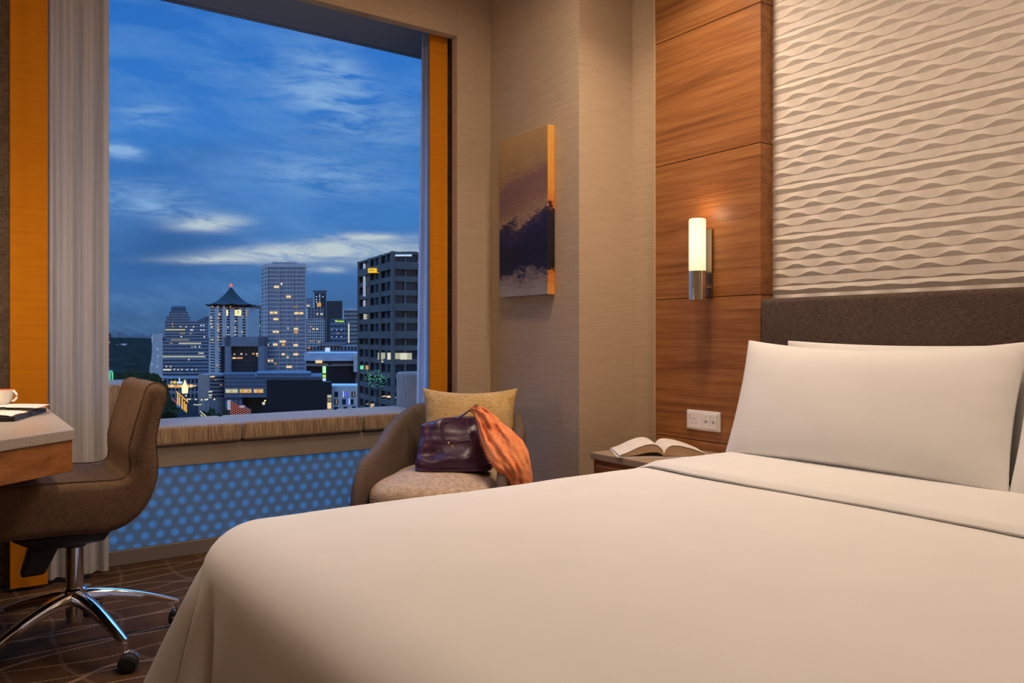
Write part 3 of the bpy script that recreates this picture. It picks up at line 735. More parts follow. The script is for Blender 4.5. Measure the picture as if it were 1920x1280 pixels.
# ------------------------------------------------------------------ handbag
HB = W(851, 877, 3.36); HB.z = .437
bg = empty('handbag', HB, 'dark purple leather tote handbag sitting on the armchair seat', 'handbag')
def hxf(p): return HB + RT * p.x + (FW + RT * .05) * p.y + Vector((0, 0, p.z))
def bag():
    g = MB(hxf); rings = []; nz = 30
    for k in range(nz + 1):
        v = k / nz; z = v * .205
        hw = interp([0, .04, .12, .3, .5, .62, .7, .85, 1], [.148, .160, .166, .160, .157, .150, .148, .150, .150], v)
        hd = interp([0, .04, .12, .3, .5, .60, .66, .8, 1], [.066, .074, .078, .072, .066, .066, .056, .040, .030], v)
        sh = .075 * v + .01; r = []
        for q in range(80):
            a = 2 * PI * q / 80; ca, sa = math.cos(a), math.sin(a)
            x = hw * math.copysign(abs(ca) ** .55, ca); y = hd * math.copysign(abs(sa) ** .62, sa)
            nz_ = noise.noise(Vector((x * 9, v * 2.6, 2 if sa < 0 else 7))) * .013 * min(1, v * 4 + .15) + noise.noise(Vector((x * 26, v * 6, 5))) * .0045
            y += nz_ * (1 if sa < 0 else .6)
            if sa < 0 and v > .62: y += .006 * math.sin(x * 95) * (v - .62) / .38        # gathers above the belt line
            if sa < 0: y -= .022 * math.exp(-((v - .28) / .13) ** 2) * math.exp(-((x - .02) / .10) ** 2); y += .026 * math.exp(-((v - .33) / .10) ** 2) * math.exp(-((x + .085) / .05) ** 2)
            zz = z + (.010 * math.sin(x * 17 + 1) + .012 * (x / .15) if v > .9 else 0) * (v - .9) * 10 * .8 - .003 * math.sin(x * 30) * v
            r.append((x, y + sh, zz))
        rings.append(r)
    rings += [[(p[0] * .93, .085 + (p[1] - .085) * .4, p[2] - .012) for p in rings[-1]], [(p[0] * .9, .08 + (p[1] - .08) * .3, p[2] - .06) for p in rings[-1]]]
    g.loft(rings); return g
bag().build('bag_body', M['leather'], bg, smooth=True, angle=80)
g = MB(hxf); r = []
for q in range(60):
    a = 2 * PI * q / 60; ca, sa = math.cos(a), math.sin(a); r.append((.158 * math.copysign(abs(ca) ** .55, ca), .010 + .077 * math.copysign(abs(sa) ** .62, sa), .007))
g.tube(r + r[:1], .0055, 8); g.build('base_piping', M['leather'], bg, smooth=True)
def strap(g, pts, w, t, dirs):
    rings = []; P = crom([list(p) for p in pts], 34)
    for k, p in enumerate(P):
        p = Vector(p); d = (Vector(P[min(k+1, 33)]) - Vector(P[max(k-1, 0)])).normalized(); a = Vector(dirs); a = (a - d * a.dot(d)).normalized(); b = a.cross(d)
        rings.append([p + a * (i * w / 2) + b * (j * t / 2) for i, j in ((-1, -1), (1, -1), (1, 1), (-1, 1))])
    g.loft(rings)
g = MB(hxf); strap(g, [(-.045, .02, .150), (-.042, .045, .192), (-.01, .06, .203), (.035, .064, .226), (.068, .066, .252), (.085, .066, .262), (.100, .066, .256), (.112, .064, .232), (.118, .062, .205)], .017, .005, (.35, 1, .5)); g.build('handle', M['leather'], bg, bevel=.001)
g = MB(hxf); strap(g, [(-.046, -.0, .128), (-.048, .010, .150), (-.050, .025, .180), (-.050, .038, .205), (-.044, .048, .212)], .014, .005, (1, 0, 0)); g.build('tab_strap', M['leather'], bg, bevel=.001)
g = MB(hxf); strap(g, [(.128, .03, .16), (.130, .045, .190), (.130, .055, .205)], .020, .006, (1, 0, 0)); g.build('tab_strap', M['leather'], bg, bevel=.001)
for k, (x, y, z) in enumerate(((-.012, -.072, .122), (.004, -.077, .110))):
    g = MB(hxf); g.lathe([(.0, z - .006), (.0045, z - .004), (.006, z), (.0045, z + .004), (0, z + .006)], (x, y), 16, cap=False); g.build('clasp_bead', M['brass'], bg, smooth=True)
g = MB(hxf); strap(g, [(-.075, -.052, .126), (-.03, -.068, .121), (.02, -.072, .124), (.075, -.062, .130)], .008, .003, (0, -.3, 1)); g.build('belt', M['leather'], bg, bevel=.001)

# ------------------------------------------------------------------ scarf over the bag handle and the right arm
def scarf():
    K = [(886, 768, 3.37, 12, 16), (897, 772, 3.345, 22, 24), (910, 786, 3.31, 36, 30), (922, 806, 3.275, 50, 34), (936, 828, 3.225, 66, 34), (951, 848, 3.165, 72, 32), (963, 866, 3.13, 66, 30), (972, 884, 3.12, 52, 28), (977, 902, 3.12, 44, 26), (979, 925, 3.12, 42, 24), (981, 945, 3.12, 40, 22)]
    P = crom([list(k) for k in K], 60); g = MB(); rings = []; m = 64
    for i, (px, py, D, wd, dp) in enumerate(P):
        c = W(px, py, D); a = P[max(0, i-1)]; b = P[min(59, i+1)]
        t = (W(b[0], b[1], b[2]) - W(a[0], a[1], a[2])).normalized(); view = (c - Vector((0, 0, 1))).normalized()
        sd = t.cross(view).normalized(); nn = sd.cross(t).normalized()
        if nn.dot(view) > 0: nn = -nn
        if sd.dot(RT) < 0: sd = -sd
        hw = wd / F * D / 2; hd = dp / F * D / 2; r = []
        for q in range(m):
            an = 2 * PI * q / m; x = math.cos(an); y = math.sin(an)
            pl = (.13 * math.sin(x * 9 + .10 * i) + .10 * math.sin(x * 17 - .07 * i + 1)) + .5 * noise.noise(Vector((x * 2.3, i * .085, 4))) + .42 * noise.noise(Vector((x * 5.5, i * .22, 8))) + .2 * noise.noise(Vector((x * 11, i * .5, 2)))
            e = 1 + .05 * noise.noise(Vector((i * .25, x, 9)))
            r.append(c + sd * (hw * x * e) + nn * (hd * (y * (1 + .25 * pl) + (.8 * pl if y > -.2 else .3 * pl) * (1 - x * x))))
        rings.append(r)
    g.loft(rings); return g, P
g, P = scarf()
sf = g.build('scarf', M['scarf'], smooth=True, angle=80)
tag(sf, 'crumpled orange gauze scarf tied to the handbag and hanging over the right chair arm', 'scarf')
g = MB()
for i in range(70):
    t = .30 + .36 * i / 69; k = t * 59; px, py, D, wd, dp = P[int(k)]
    b = P[min(59, int(k) + 1)]; tx, ty = b[0] - px, b[1] - py; l = math.hypot(tx, ty); nx, ny = -ty / l, tx / l
    if nx > 0: nx, ny = -nx, -ny
    base = W(px + nx * wd * .46, py + ny * wd * .46, D - .012); tip = W(px + nx * wd * .46 - 4 - 2 * random.random(), py + ny * wd * .46 + 1 + 4 * random.random(), D - .015)
    g.tube([base, tip], [.0009, .0004], 4)
fg = g.build('fringe', M['scarf'], sf); fg['kind'] = 'stuff'; fg['label'] = 'frayed thread fringe along the left edge'
# ================================================================== the city outside (real sizes, ground 60 m below)
GZ = -60.0
def U(px, w): return (px - 960) / F * w
def Z(py, w): return CAMZ + (HZ - py) / F * w
def cxf(p): return UW(p.x, p.y, p.z)
def cmat(name, c, rough=.7, spec=.3): return mottled(name, tuple(k * .56 for k in c), tuple(min(1, k * .72) for k in c), (.15, .15, .4), rough, .0, spec=spec)
CM = dict(
 white=cmat('pale rendered facade', (.66, .56, .46)), cream=cmat('cream facade', (.44, .37, .29)), grey=cmat('grey facade', (.25, .23, .21)),
 dark=cmat('dark facade', (.05, .05, .055)), stone=cmat('brown grey granite', (.17, .14, .11)), blue=cmat('blue grey cladding', (.28, .275, .28)),
 glass=plain('dark facade glass', (.014, .018, .026), .15, 0, .35), glassb=plain('blue facade glass', (.13, .155, .19), .15, 0, .6), black=plain('black cladding', (.006, .007, .010), .5, 0, .2),
 roofg=cmat('dark green tiles', (.014, .030, .026), .7, .15), red=plain('red lacquer', (.35, .04, .03), .5))
GL = dict(
 warm=glow('warm lit window', (1, .70, .36), .95), white=glow('white lit window', (.95, .93, .72), .75), pale=glow('pale office light', (.80, .80, .55), .55),
 amber=glow('amber lit window', (1, .52, .18), .6), blue=glow('blue wall glow', (.10, .16, 1), .9), bluew=glow('blue white sign', (.55, .72, 1), 1.0),
 green=glow('green neon', (.45, 1, .45), 1.1), lime=glow('lime sign', (.55, .95, .12), .8), yellow=glow('yellow sign', (1, .62, .02), 1.0),
 gold=glow('golden light', (1, .78, .28), 2.2), goldd=glow('golden tree lights', (1, .50, .10), .9), red=glow('red tail light', (1, .12, .05), .9), pink=glow('pink beacon', (1, .22, .25), .8),
 skyslot=glow('pale blue glow', (.36, .46, .62), .8), emblem=glow('emblem light', (1, .80, .36), 1.5), dimw=glow('dim window', (.62, .50, .34), .35), fairy=glow('green fairy lights', (.16, .85, .40), 1.0),
 lattice=glow('red lattice light', (.85, .20, .09), .95))
def prism(foot, z0, z1, nz, nxs, mx=.18, mz=.25, rec=.35, mats=('white', 'glass'), name='facade', parent=None):
    g = MB(cxf); n = len(foot)
    mxs, mzs = mx, mz
    for k in range(n):
        a = Vector(foot[k]); b = Vector(foot[(k+1) % n]); nx = nxs[k % len(nxs)]
        mx = mxs[k % len(mxs)] if isinstance(mxs, list) else mxs; mz = mzs[k % len(mzs)] if isinstance(mzs, list) else mzs
        if nx == 0: g.poly([(*a, z0), (*b, z0), (*b, z1), (*a, z1)]); continue
        d = b - a; nn = Vector((d.y, -d.x)).normalized(); H = z1 - z0
        for i in range(nx):
            for j in range(nz):
                p0, p1 = a + d * (i / nx), a + d * ((i + 1) / nx); q0, q1 = z0 + H * j / nz, z0 + H * (j + 1) / nz
                r0, r1 = p0 + (p1 - p0) * mx, p1 - (p1 - p0) * mx; s0, s1 = q0 + (q1 - q0) * mz, q1 - (q1 - q0) * mz * .6
                o = [(*p0, q0), (*p1, q0), (*p1, q1), (*p0, q1)]; f = [(*r0, s0), (*r1, s0), (*r1, s1), (*r0, s1)]
                r0, r1 = r0 - nn * rec, r1 - nn * rec; h = [(*r0, s0), (*r1, s0), (*r1, s1), (*r0, s1)]
                for e in range(4):
                    e2 = (e + 1) % 4; g.poly([o[e], o[e2], f[e2], f[e]]); g.poly([f[e], f[e2], h[e2], h[e]])
                g.poly(h, 1)
    g.poly([(*p, z0) for p in foot][::-1]); g.poly([(*p, z1) for p in foot])
    return g.build(name, [CM[m] for m in mats], parent, weld=.002)
def rectf(px0, px1, w, dep, skew=0):           # footprint facing us; counter clockwise seen from above
    a, b = U(px0, w), U(px1, w)
    return [(a, w), (b, w + skew), (U(px1 - .05, w + dep), w + dep), (U(px0 + .05, w + dep), w + dep)]
def tower(name, label, px0, px1, top, w, dep, nx, nz, mats, base=GZ, group=None, cat='building', **kw):
    c = UW((U(px0, w) + U(px1, w)) / 2, w + dep / 2, GZ)
    root = empty(name, c, label, cat, group)
    f = rectf(px0, px1, w, dep); prism(f, base, Z(top, w), nz, [nx, 0, 0, 0], mats=mats, parent=root, **kw)
    return root
def isect(line, px):                          # where the sight column px meets a facade line, as (u, w)
    (u0, w0), (u1, w1) = line; k = (px - 960) / F
    t = (k * w0 - u0) / ((u1 - u0) - k * (w1 - w0)); return Vector((lerp(u0, u1, t), lerp(w0, w1, t)))
def lit(parent, line, px0, px1, py0, py1, m, name='lit_window', th=.5, out=.12):
    a, b = isect(line, px0), isect(line, px1); d = Vector(line[1]) - Vector(line[0]); nn = Vector((d.y, -d.x)).normalized()
    if nn.y > 0: nn = -nn
    f0, f1 = a + nn * out, b + nn * out; k0, k1 = a - nn * th, b - nn * th
    za0, za1, zb0, zb1 = Z(py1, a.y), Z(py0, a.y), Z(py1, b.y), Z(py0, b.y)
    g = MB(cxf); g.hexa([(*f0, za0), (*f1, zb0), (*k1, zb0), (*k0, za0), (*f0, za1), (*f1, zb1), (*k1, zb1), (*k0, za1)])
    mt = GL[m] if m in GL else CM[m]
    return g.build(name, mt, parent)
def fl(px0, px1, w): return ((U(px0, w), w), (U(px1, w), w))

struct(MB(cxf).box(-3200, 60, GZ - 2, 2200, 9000, GZ).build('ground', mottled('dark ground', (.010, .011, .010), (.022, .022, .020), (.02, .02, .02), 1.0, .0, spec=.02)))
# --- wooded hills and the low skyline on the horizon
g = MB(cxf)
def hill(u, v):
    w = lerp(1150, 3600, v); uu = lerp(-1.7, -.30, u) * w
    h = GZ + 6 + (Z(633, 3600) - GZ - 8) * v + 10 * noise.noise(Vector((uu * .012, w * .008, 0))) + 7 * noise.noise(Vector((uu * .04, w * .03, 2))) + 4 * noise.noise(Vector((uu * .11, w * .07, 5)))
    return (uu, w, h)
g.grid(hill, 420, 60); h = g.build('forest_canopy', mottled('dark tree canopy', (.004, .006, .004), (.013, .017, .010), (.05, .05, .05), 1.0, .6, 3.0, spec=.02), smooth=True)
tag(h, 'dark wooded hills below the skyline at the left of the window', 'forest', kind='stuff')
rnd = random.Random(11)
for k in range(16):
    px = 200 + k * 5.4 + rnd.uniform(-1, 1); w = 3700 + (k % 4) * 160; top = 631 - rnd.uniform(0, 5.5) - (4 if k in (4, 5) else 0)
    r = empty('distant_block', UW(U(px, w), w, GZ), 'tiny distant tower block on the horizon beyond the wooded hills', 'building', 'distant blocks on the horizon')
    g = MB(cxf); hw = rnd.uniform(2.5, 6); g.box(U(px, w) - hw, w, GZ, U(px, w) + hw, w + 14, Z(top, w)); g.build('facade', CM['blue'], r)
for (px, py, w) in ((222, 648, 2600), (231, 647, 2550), (240, 650, 2620)):
    r = empty('hillside_house', UW(U(px, w), w, Z(656, w)), 'low house with lit windows among the trees at the left of the skyline', 'building', 'houses in the wooded hills')
    g = MB(cxf); g.box(U(px - 3.6, w), w, Z(653, w), U(px + 3.6, w), w + 12, Z(py - 3, w)); g.build('facade', CM['white'], r)
    for q in (-2, 1.4): lit(r, fl(px - 5, px + 5, w), px + q - .7, px + q + .7, py - 1, py + .6, 'warm' if q < 0 else 'bluew')
# --- far left dark tower with green lights at its foot
r = tower('office_tower', 'dark tower cut by the left sheer curtain, with green lights on the dome before it', 188, 208, 625, 520, 20, 4, 14, ('dark', 'glass'))
L = fl(188, 208, 520); lit(r, L, 199, 206, 641, 642.5, 'pale'); lit(r, L, 197, 207, 674, 675, 'dimw')
r = empty('lit_dome', UW(U(203, 420), 420, GZ), 'small dome strung with green lights just right of the left curtain', 'dome')
g = MB(cxf); w0 = 420; cu = U(203, w0); rad = U(214, w0) - cu
g.lathe([(rad, GZ), (rad, Z(706, w0)), (rad * .95, Z(700, w0)), (rad * .75, Z(695, w0)), (rad * .4, Z(692, w0)), (0, Z(691, w0))], (cu, w0), 20, cap=False); g.build('dome_shell', CM['dark'], r, smooth=True)
for j in range(6):
    for i in range(6):
        a = math.radians(205 + i * 26); zz = Z(696 + j * 3.2, w0); rr = rad * (.82 if j == 0 else 1.0)
        c = Vector((cu + rr * math.cos(a), w0 + rr * math.sin(a))); s = .32
        g = MB(cxf); g.box(c.x - s, c.y - s, zz - s, c.x + s, c.y + s, zz + s); g.build('light_bulb', GL['fairy'], r)
# --- pale slab with flared foot
w0 = 900; r = empty('curved_slab_building', UW(U(295, w0), w0, GZ), 'pale slab building with a flared left foot beside the stepped office block', 'building')
g = MB(cxf); pts = [(285, 625), (285, 655), (284, 672), (281, 688), (279, 712)]
for (a, b), (c, d) in zip(pts, pts[1:]):
    g.hexa([(U(c, w0), w0, Z(d, w0)), (U(305, w0), w0, Z(d, w0)), (U(305, w0 + 30), w0 + 30, Z(d, w0)), (U(c, w0 + 30), w0 + 30, Z(d, w0)), (U(a, w0), w0, Z(b, w0)), (U(305, w0), w0, Z(b, w0)), (U(305, w0 + 30), w0 + 30, Z(b, w0)), (U(a, w0 + 30), w0 + 30, Z(b, w0))])
g.build('facade', CM['white'], r, weld=.01); L = fl(279, 305, w0)
lit(r, L, 284.6, 285.8, 629, 642, 'skyslot', 'light_strip')
for px, py in ((295.5, 655), (296, 668), (285, 682), (295, 687)): lit(r, L, px - .8, px + .8, py - 1, py + 1, 'bluew')
# --- stepped office block with dome cap
w0 = 980; r = empty('stepped_office_block', UW(U(350, w0), w0, GZ), 'stepped office block with a dark cap and long lit floors, left of the pagoda roof', 'building')
for px0, px1, t, b, nz, nx in ((304, 392, 640, 706, 10, 14), (309, 390, 602, 640, 7, 12), (312, 356, 593, 602, 2, 7), (317, 353, 584, 593, 2, 6)):
    f = rectf(px0, px1, w0, 40); prism(f, Z(b, w0), Z(t, w0), nz, [nx, 0, 0, 0], mx=.02, mz=.42, mats=('blue', 'glass'), parent=r, name='tier')
prism(rectf(302, 392, w0 - 4, 46), GZ, Z(706, w0), 4, [12, 0, 0, 0], mx=.04, mats=('dark', 'glass'), parent=r, name='podium')
g = MB(cxf)
def capring(px0, px1, d0, d1, py): return [(U(px0, w0), w0 + d0, Z(py, w0)), (U(px1, w0), w0 + d0, Z(py, w0)), (U(px1, w0 + d1), w0 + d1, Z(py, w0)), (U(px0, w0 + d1), w0 + d1, Z(py, w0))]
g.hexa(capring(320, 349, 0, 24, 584) + capring(321, 348, 1, 22, 575))
g.hexa(capring(321, 348, 1, 22, 575) + capring(326, 344, 6, 17, 571.5))
g.build('roof_cap', cmat('dark roof cap', (.07, .085, .09)), r, weld=.01)
g = MB(cxf); g.hexa([(U(367, w0), w0 + 2, Z(602, w0)), (U(388, w0), w0 + 2, Z(602, w0)), (U(388, w0), w0 + 12, Z(602, w0)), (U(367, w0), w0 + 12, Z(602, w0)), (U(383, w0), w0 + 5, Z(593, w0)), (U(385, w0), w0 + 5, Z(593, w0)), (U(385, w0), w0 + 9, Z(593, w0)), (U(383, w0), w0 + 9, Z(593, w0))]); g.build('roof_wedge', CM['dark'], r)
L = fl(300, 392, w0)
for px0, px1, py, m in ((310, 347, 618, 'pale'), (335, 377, 643.6, 'pale'), (305, 385, 668.4, 'pale'), (306, 321, 693, 'white'), (336, 347, 624.5, 'dimw'), (320, 354, 637, 'dimw'), (357, 362, 618.5, 'bluew'), (372, 382, 662, 'pale'), (355, 360, 625, 'dimw'), (318, 324, 643.6, 'dimw')):
    lit(r, L, px0, px1, py - 1.4, py + 1.4, m, 'lit_floor')
for px, py, m in ((338.5, 612, 'white'), (349, 612.5, 'white'), (363, 612.5, 'white'), (377, 610, 'bluew'), (382, 610, 'bluew'), (377, 618.5, 'bluew'), (382, 618.5, 'bluew'), (383, 631.5, 'white'), (340, 631, 'bluew'), (366, 650, 'white'), (374, 650, 'white'), (360, 650, 'pale'), (354, 674, 'white'), (312, 687, 'white'), (320, 687, 'white'), (327, 692.5, 'white'), (334, 693, 'white'), (341, 692.5, 'white'), (351, 693, 'white'), (360, 693, 'white'), (368, 692.8, 'pale'), (323, 607, 'amber'), (324, 612, 'amber')):
    lit(r, L, px - 1.3, px + 1.3, py - 1.2, py + 1.2, m)
# --- hotel with pagoda roof
w0 = 800; cu = U(424, w0); r = empty('pagoda_roof_hotel', UW(cu, w0, GZ), 'pale hotel tower with a dark green pagoda roof, red finial and glowing emblem', 'building')
A = (U(390, w0), w0 + 2); B = (U(414.5, w0), w0 - 12); C2 = (U(463, w0), w0 + 3); D2 = (U(463, w0), w0 + 40); E2 = (U(390, w0), w0 + 40)
prism([A, B, C2, D2, E2], GZ, Z(576.5, w0), 33, [1, 4, 0, 0, 0], mx=[.20, .30], mz=[.38, .24], mats=('white', 'glass'), parent=r)
g = MB(cxf); R8 = U(424 + 46, w0) - cu; rings = []; nn_ = 48; wc = w0 + 14
for t in [i / 16 for i in range(17)]:
    rr = lerp(.4, R8, t); zz = Z(536, w0) - (Z(536, w0) - Z(571, w0)) * (1 - (1 - t) ** 1.9)
    ring = []
    for q in range(nn_):
        a = 2 * PI * q / nn_ + PI / 8; seg_ = (a - PI / 8) % (PI / 4) - PI / 8; k = math.cos(PI / 8) / math.cos(seg_)
        up = .9 * t ** 6 * (abs(seg_) / (PI / 8)) ** 2
        ring.append((cu + rr * k * math.cos(a), wc + rr * k * math.sin(a), zz + up))
    rings.append(ring)
rings.append([(cu + (p[0] - cu) * .985, wc + (p[1] - wc) * .985, p[2] - 1.2) for p in rings[-1]]); rings.append([(cu + (p[0] - cu) * .72, wc + (p[1] - wc) * .72, Z(573.5, w0)) for p in rings[-1]])
g.loft(rings); g.build('pagoda_roof', CM['roofg'], r, smooth=True, angle=25)
g = MB(cxf); g.lathe([(R8 * .66, Z(579, w0)), (R8 * .74, Z(573.6, w0))], (cu, wc), 8); g.build('eave_band', CM['red'], r)
g = MB(cxf); g.lathe([(.0, Z(537.5, w0)), (.7, Z(537, w0)), (1.5, Z(535, w0)), (1.6, Z(532.5, w0)), (.7, Z(531.5, w0)), (1.1, Z(530, w0)), (0, Z(528.5, w0))], (cu, wc), 12, cap=False); g.build('finial', GL['pink'], r, smooth=True)
LL, LR = (A, B), (B, C2)
e = lit(r, LR, 440.5, 452, 581, 591.5, 'emblem', 'emblem_sign')
for q in range(3): lit(e, LR, 443.6 + q * 2.0, 444.4 + q * 2.0, 583.5, 588.5, 'roofg', 'emblem_stroke', out=.3)
lit(e, LR, 443.6, 448.6, 583.2, 584.0, 'roofg', 'emblem_stroke', out=.3); lit(e, LR, 445.6, 446.4, 588, 590, 'roofg', 'emblem_stroke', out=.3)
lit(r, LR, 424.5, 427.5, 581, 591.5, 'emblem', 'light_strip'); lit(r, LR, 461.5, 463, 582, 591.5, 'amber', 'light_strip')
for px, py, m in ((427.5, 613.5, 'white'), (441.5, 602, 'warm'), (441.5, 614.5, 'warm'), (441.5, 620.5, 'warm'), (428.5, 627, 'white'), (441.5, 627.5, 'warm'), (454, 622, 'warm'), (455.5, 593.5, 'amber')): lit(r, LR, px - 1.1, px + 1.1, py - 1.2, py + 1.2, m)
for px, py, m in ((411, 589, 'warm'), (396, 595, 'warm'), (409, 596, 'amber'), (396, 601, 'warm'), (396, 607, 'warm'), (409, 608, 'amber'), (409, 614, 'amber'), (397, 613, 'warm'), (409, 619, 'warm'), (409, 631, 'amber'), (398, 636.5, 'warm'), (409, 637, 'amber'), (399, 642, 'amber'), (407, 685, 'amber'), (410, 655, 'dimw')): lit(r, LL, px - 1.3, px + 1.3, py - 1.3, py + 1.3, m)
for k, px in enumerate((398, 408, 420, 432)): lit(r, LL if px < 414 else LR, px - .8, px + .8, 573.5, 576, 'amber', 'eave_lamp')
# --- building behind the pagoda
r = tower('apartment_tower', 'blue grey tower just behind the pagoda roof hotel, left of the tall white slab', 463, 490, 572, 1050, 30, 7, 16, ('blue', 'glass'))
L = fl(463, 490, 1050)
for px, py in ((485, 581.5), (485, 592), (484, 598), (486, 611), (481, 624.5), (483, 586)): lit(r, L, px - 1.6, px + 1.6, py - 1.4, py + 1.4, 'white')
# --- framed glass block
w0 = 640; r = empty('framed_glass_block', UW(U(452, w0), w0, GZ), 'low dark glass block in a pale frame in front of the pagoda roof hotel', 'building')
prism(rectf(414, 497, w0, 34), GZ, Z(649, w0), 14, [10, 0, 0, 0], mx=.04, mz=.08, mats=('dark', 'glass'), parent=r)
for px0, px1, a, b, nm in ((424, 435, 631, 703, 'frame_column'), (486, 498, 631, 703, 'frame_column'), (420, 498, 631, 649, 'frame_beam')):
    g = MB(cxf); g.box(U(px0, w0), w0 - 3, Z(b, w0), U(px1, w0), w0 + 6, Z(a, w0)); g.build(nm, cmat('pale blue panels', (.24, .24, .25)), r)
L = ((U(414, w0), w0), (U(497, w0), w0))
for px0, px1, py, m in ((436, 442, 671, 'warm'), (443.5, 455, 671, 'amber'), (438, 441, 664, 'amber'), (451, 454, 663.5, 'warm'), (460, 463, 664, 'dimw'), (473, 477, 663, 'amber'), (480, 486, 663, 'warm'), (481, 484, 667, 'amber'), (455, 459, 698.5, 'amber'), (461, 472, 699, 'warm'), (447, 453, 699.5, 'amber'), (473, 480, 699, 'white')):
    lit(r, L, px0, px1, py - 1.5, py + 1.5, m)
# --- tall white slab tower
w0 = 650; r = empty('tall_slab_tower', UW(U(532, w0), w0, GZ), 'tallest pale slab tower with scattered warm windows, in the middle of the skyline', 'building')
F0 = [(U(489.5, w0 + 22), w0 + 22), (U(501, w0), w0), (U(574, w0), w0), (U(574, w0 + 24), w0 + 24)]
prism(F0, GZ, Z(500, w0), 36, [2, 4, 0, 0], mx=[.22, .025], mz=[.3, .16], rec=.4, mats=('white', 'glassb'), parent=r)
prism([(u, w) for u, w in F0], Z(500, w0) + .001, Z(493.5, w0), 1, [0], mats=('white', 'glass'), parent=r, name='crown')
g = MB(cxf); g.box(U(507, w0), w0 + 5, Z(493.4, w0), U(551, w0), w0 + 18, Z(490.5, w0)); g.build('roof_plant', CM['grey'], r)
for px in (501.5, 524, 550, 573):
    g = MB(cxf); g.box(U(px - .5, w0), w0 - .8, Z(702, w0), U(px + .5, w0), w0 + .2, Z(500, w0)); g.build('vertical_fin', CM['white'], r)
g = MB(cxf); g.box(U(501, w0), w0 - 1.5, GZ, U(579, w0), w0 - .9, Z(697, w0)); g.build('podium_screen', CM['blue'], r)
L = fl(501, 574, w0)
for px, py, hw, m in ((518.5, 537.6, 4.6, 'warm'), (527.8, 532, 1.6, 'white'), (541, 556, 4.2, 'warm'), (555, 575, 3.6, 'dimw'), (509, 586, 3, 'warm'), (517, 586, 3.4, 'warm'), (556, 587, 4, 'warm'), (565, 587, 3.4, 'warm'), (517, 598, 4.6, 'warm'), (557, 598, 2, 'dimw'), (555, 616.5, 3.8, 'warm'), (514, 621.7, 2.4, 'warm'), (520, 621.7, 2.6, 'warm'), (555, 622.8, 3.4, 'amber'), (525.5, 640, 2, 'white'), (532, 640, 3.4, 'warm'), (516, 645.8, 4.2, 'warm'), (531, 646, 3, 'amber'), (554.5, 647, 4, 'warm'), (531, 664, 2.6, 'warm'), (554.5, 664, 4.4, 'warm'), (539, 669.5, 2.4, 'pale'), (503.5, 676, 2.4, 'warm'), (510, 676, 1.6, 'warm'), (516.5, 681.5, 3, 'dimw'), (542, 687.5, 5, 'warm'), (540, 615.5, .7, 'white'), (502.5, 646, 1, 'white')):
    lit(r, L, px - hw, px + hw, py - 2.1, py + 2.1, m)
# --- towers between the slab and the right tower
r = tower('dark_crowned_tower', 'dark tower with a flat crown and dotted lights, right of the tall pale slab', 590, 611.5, 549, 1000, 24, 6, 18, ('dark', 'glass'))
L = fl(590, 611.5, 1000); prism(rectf(587, 613, 999, 26), Z(546, 1000), Z(543.5, 1000), 1, [0], mats=('blue', 'glass'), parent=r, name='crown_plate')
for px, py in ((593.5, 556), (599.5, 553), (599.5, 556.5), (593.5, 561.5), (599.5, 561.5), (593.5, 566), (599.5, 566), (605.5, 556)): lit(r, L, px - .9, px + .9, py - 1.1, py + 1.1, 'bluew')
lit(r, L, 594, 602, 567.5, 575, 'amber', 'lit_sign')
r = empty('stepped_apartment_tower', UW(U(590, 900), 900, GZ), 'pale stepped apartment tower with square windows right beside the tall slab', 'building')
prism(rectf(574, 609, 900, 26), GZ, Z(597, 900), 26, [9, 0, 0, 0], mats=('white', 'glass'), parent=r); prism(rectf(577, 607, 900.5, 22), Z(597, 900), Z(577, 900), 4, [5, 0, 0, 0], mats=('blue', 'glass'), parent=r, name='upper_storeys')
prism(rectf(574, 587, 902, 20), Z(577, 900), Z(558.5, 900), 3, [3, 0, 0, 0], mats=('blue', 'glassb'), parent=r, name='roof_tower')
L = fl(574, 609, 900)
for px, py, hw, m in ((577.5, 573, 2.6, 'white'), (588, 616.5, 1.8, 'warm'), (594.5, 616.5, 1.8, 'warm'), (583, 612, 1, 'amber'), (603, 588.5, 2, 'white'), (595, 588.5, 1.4, 'warm'), (581, 620.5, .9, 'amber'), (598, 641, 2.4, 'amber'), (587, 639.5, 2.4, 'dimw'), (582, 640, 1.2, 'amber')): lit(r, L, px - hw, px + hw, py - 1.5, py + 1.5, m)
tower('flat_topped_tower', 'plain dark flat topped tower behind the block with the lime sign', 612, 642, 564, 1200, 30, 10, 22, ('dark', 'glass'))
r = tower('hotel_block', 'mid height block topped by a glowing lime green sign', 619, 650, 598, 950, 24, 8, 14, ('blue', 'glass'))
L = fl(612, 660, 950); lit(r, L, 628.5, 633, 600, 603.5, 'lime', 'sign_mark'); lit(r, L, 634, 645, 601, 603.6, 'lime', 'sign_letters')
for px in (622, 631, 640):
    for py in (618.3, 631): lit(r, L, px - .8, px + .8, py - .8, py + .8, 'bluew')
lit(r, L, 632, 635, 624, 626, 'amber')
r = tower('pale_tower', 'pale tower with a white vertical light strip, left of the big dark office tower', 645, 690, 581, 1080, 26, 12, 18, ('cream', 'glass'))
g = MB(cxf); g.box(U(650, 1085), 1085, Z(581, 1085), U(690, 1085), 1100, Z(579, 1085)); g.build('roof_slab', CM['white'], r)
lit(r, fl(640, 690, 1080), 652.8, 655, 606, 642.5, 'white', 'light_strip')
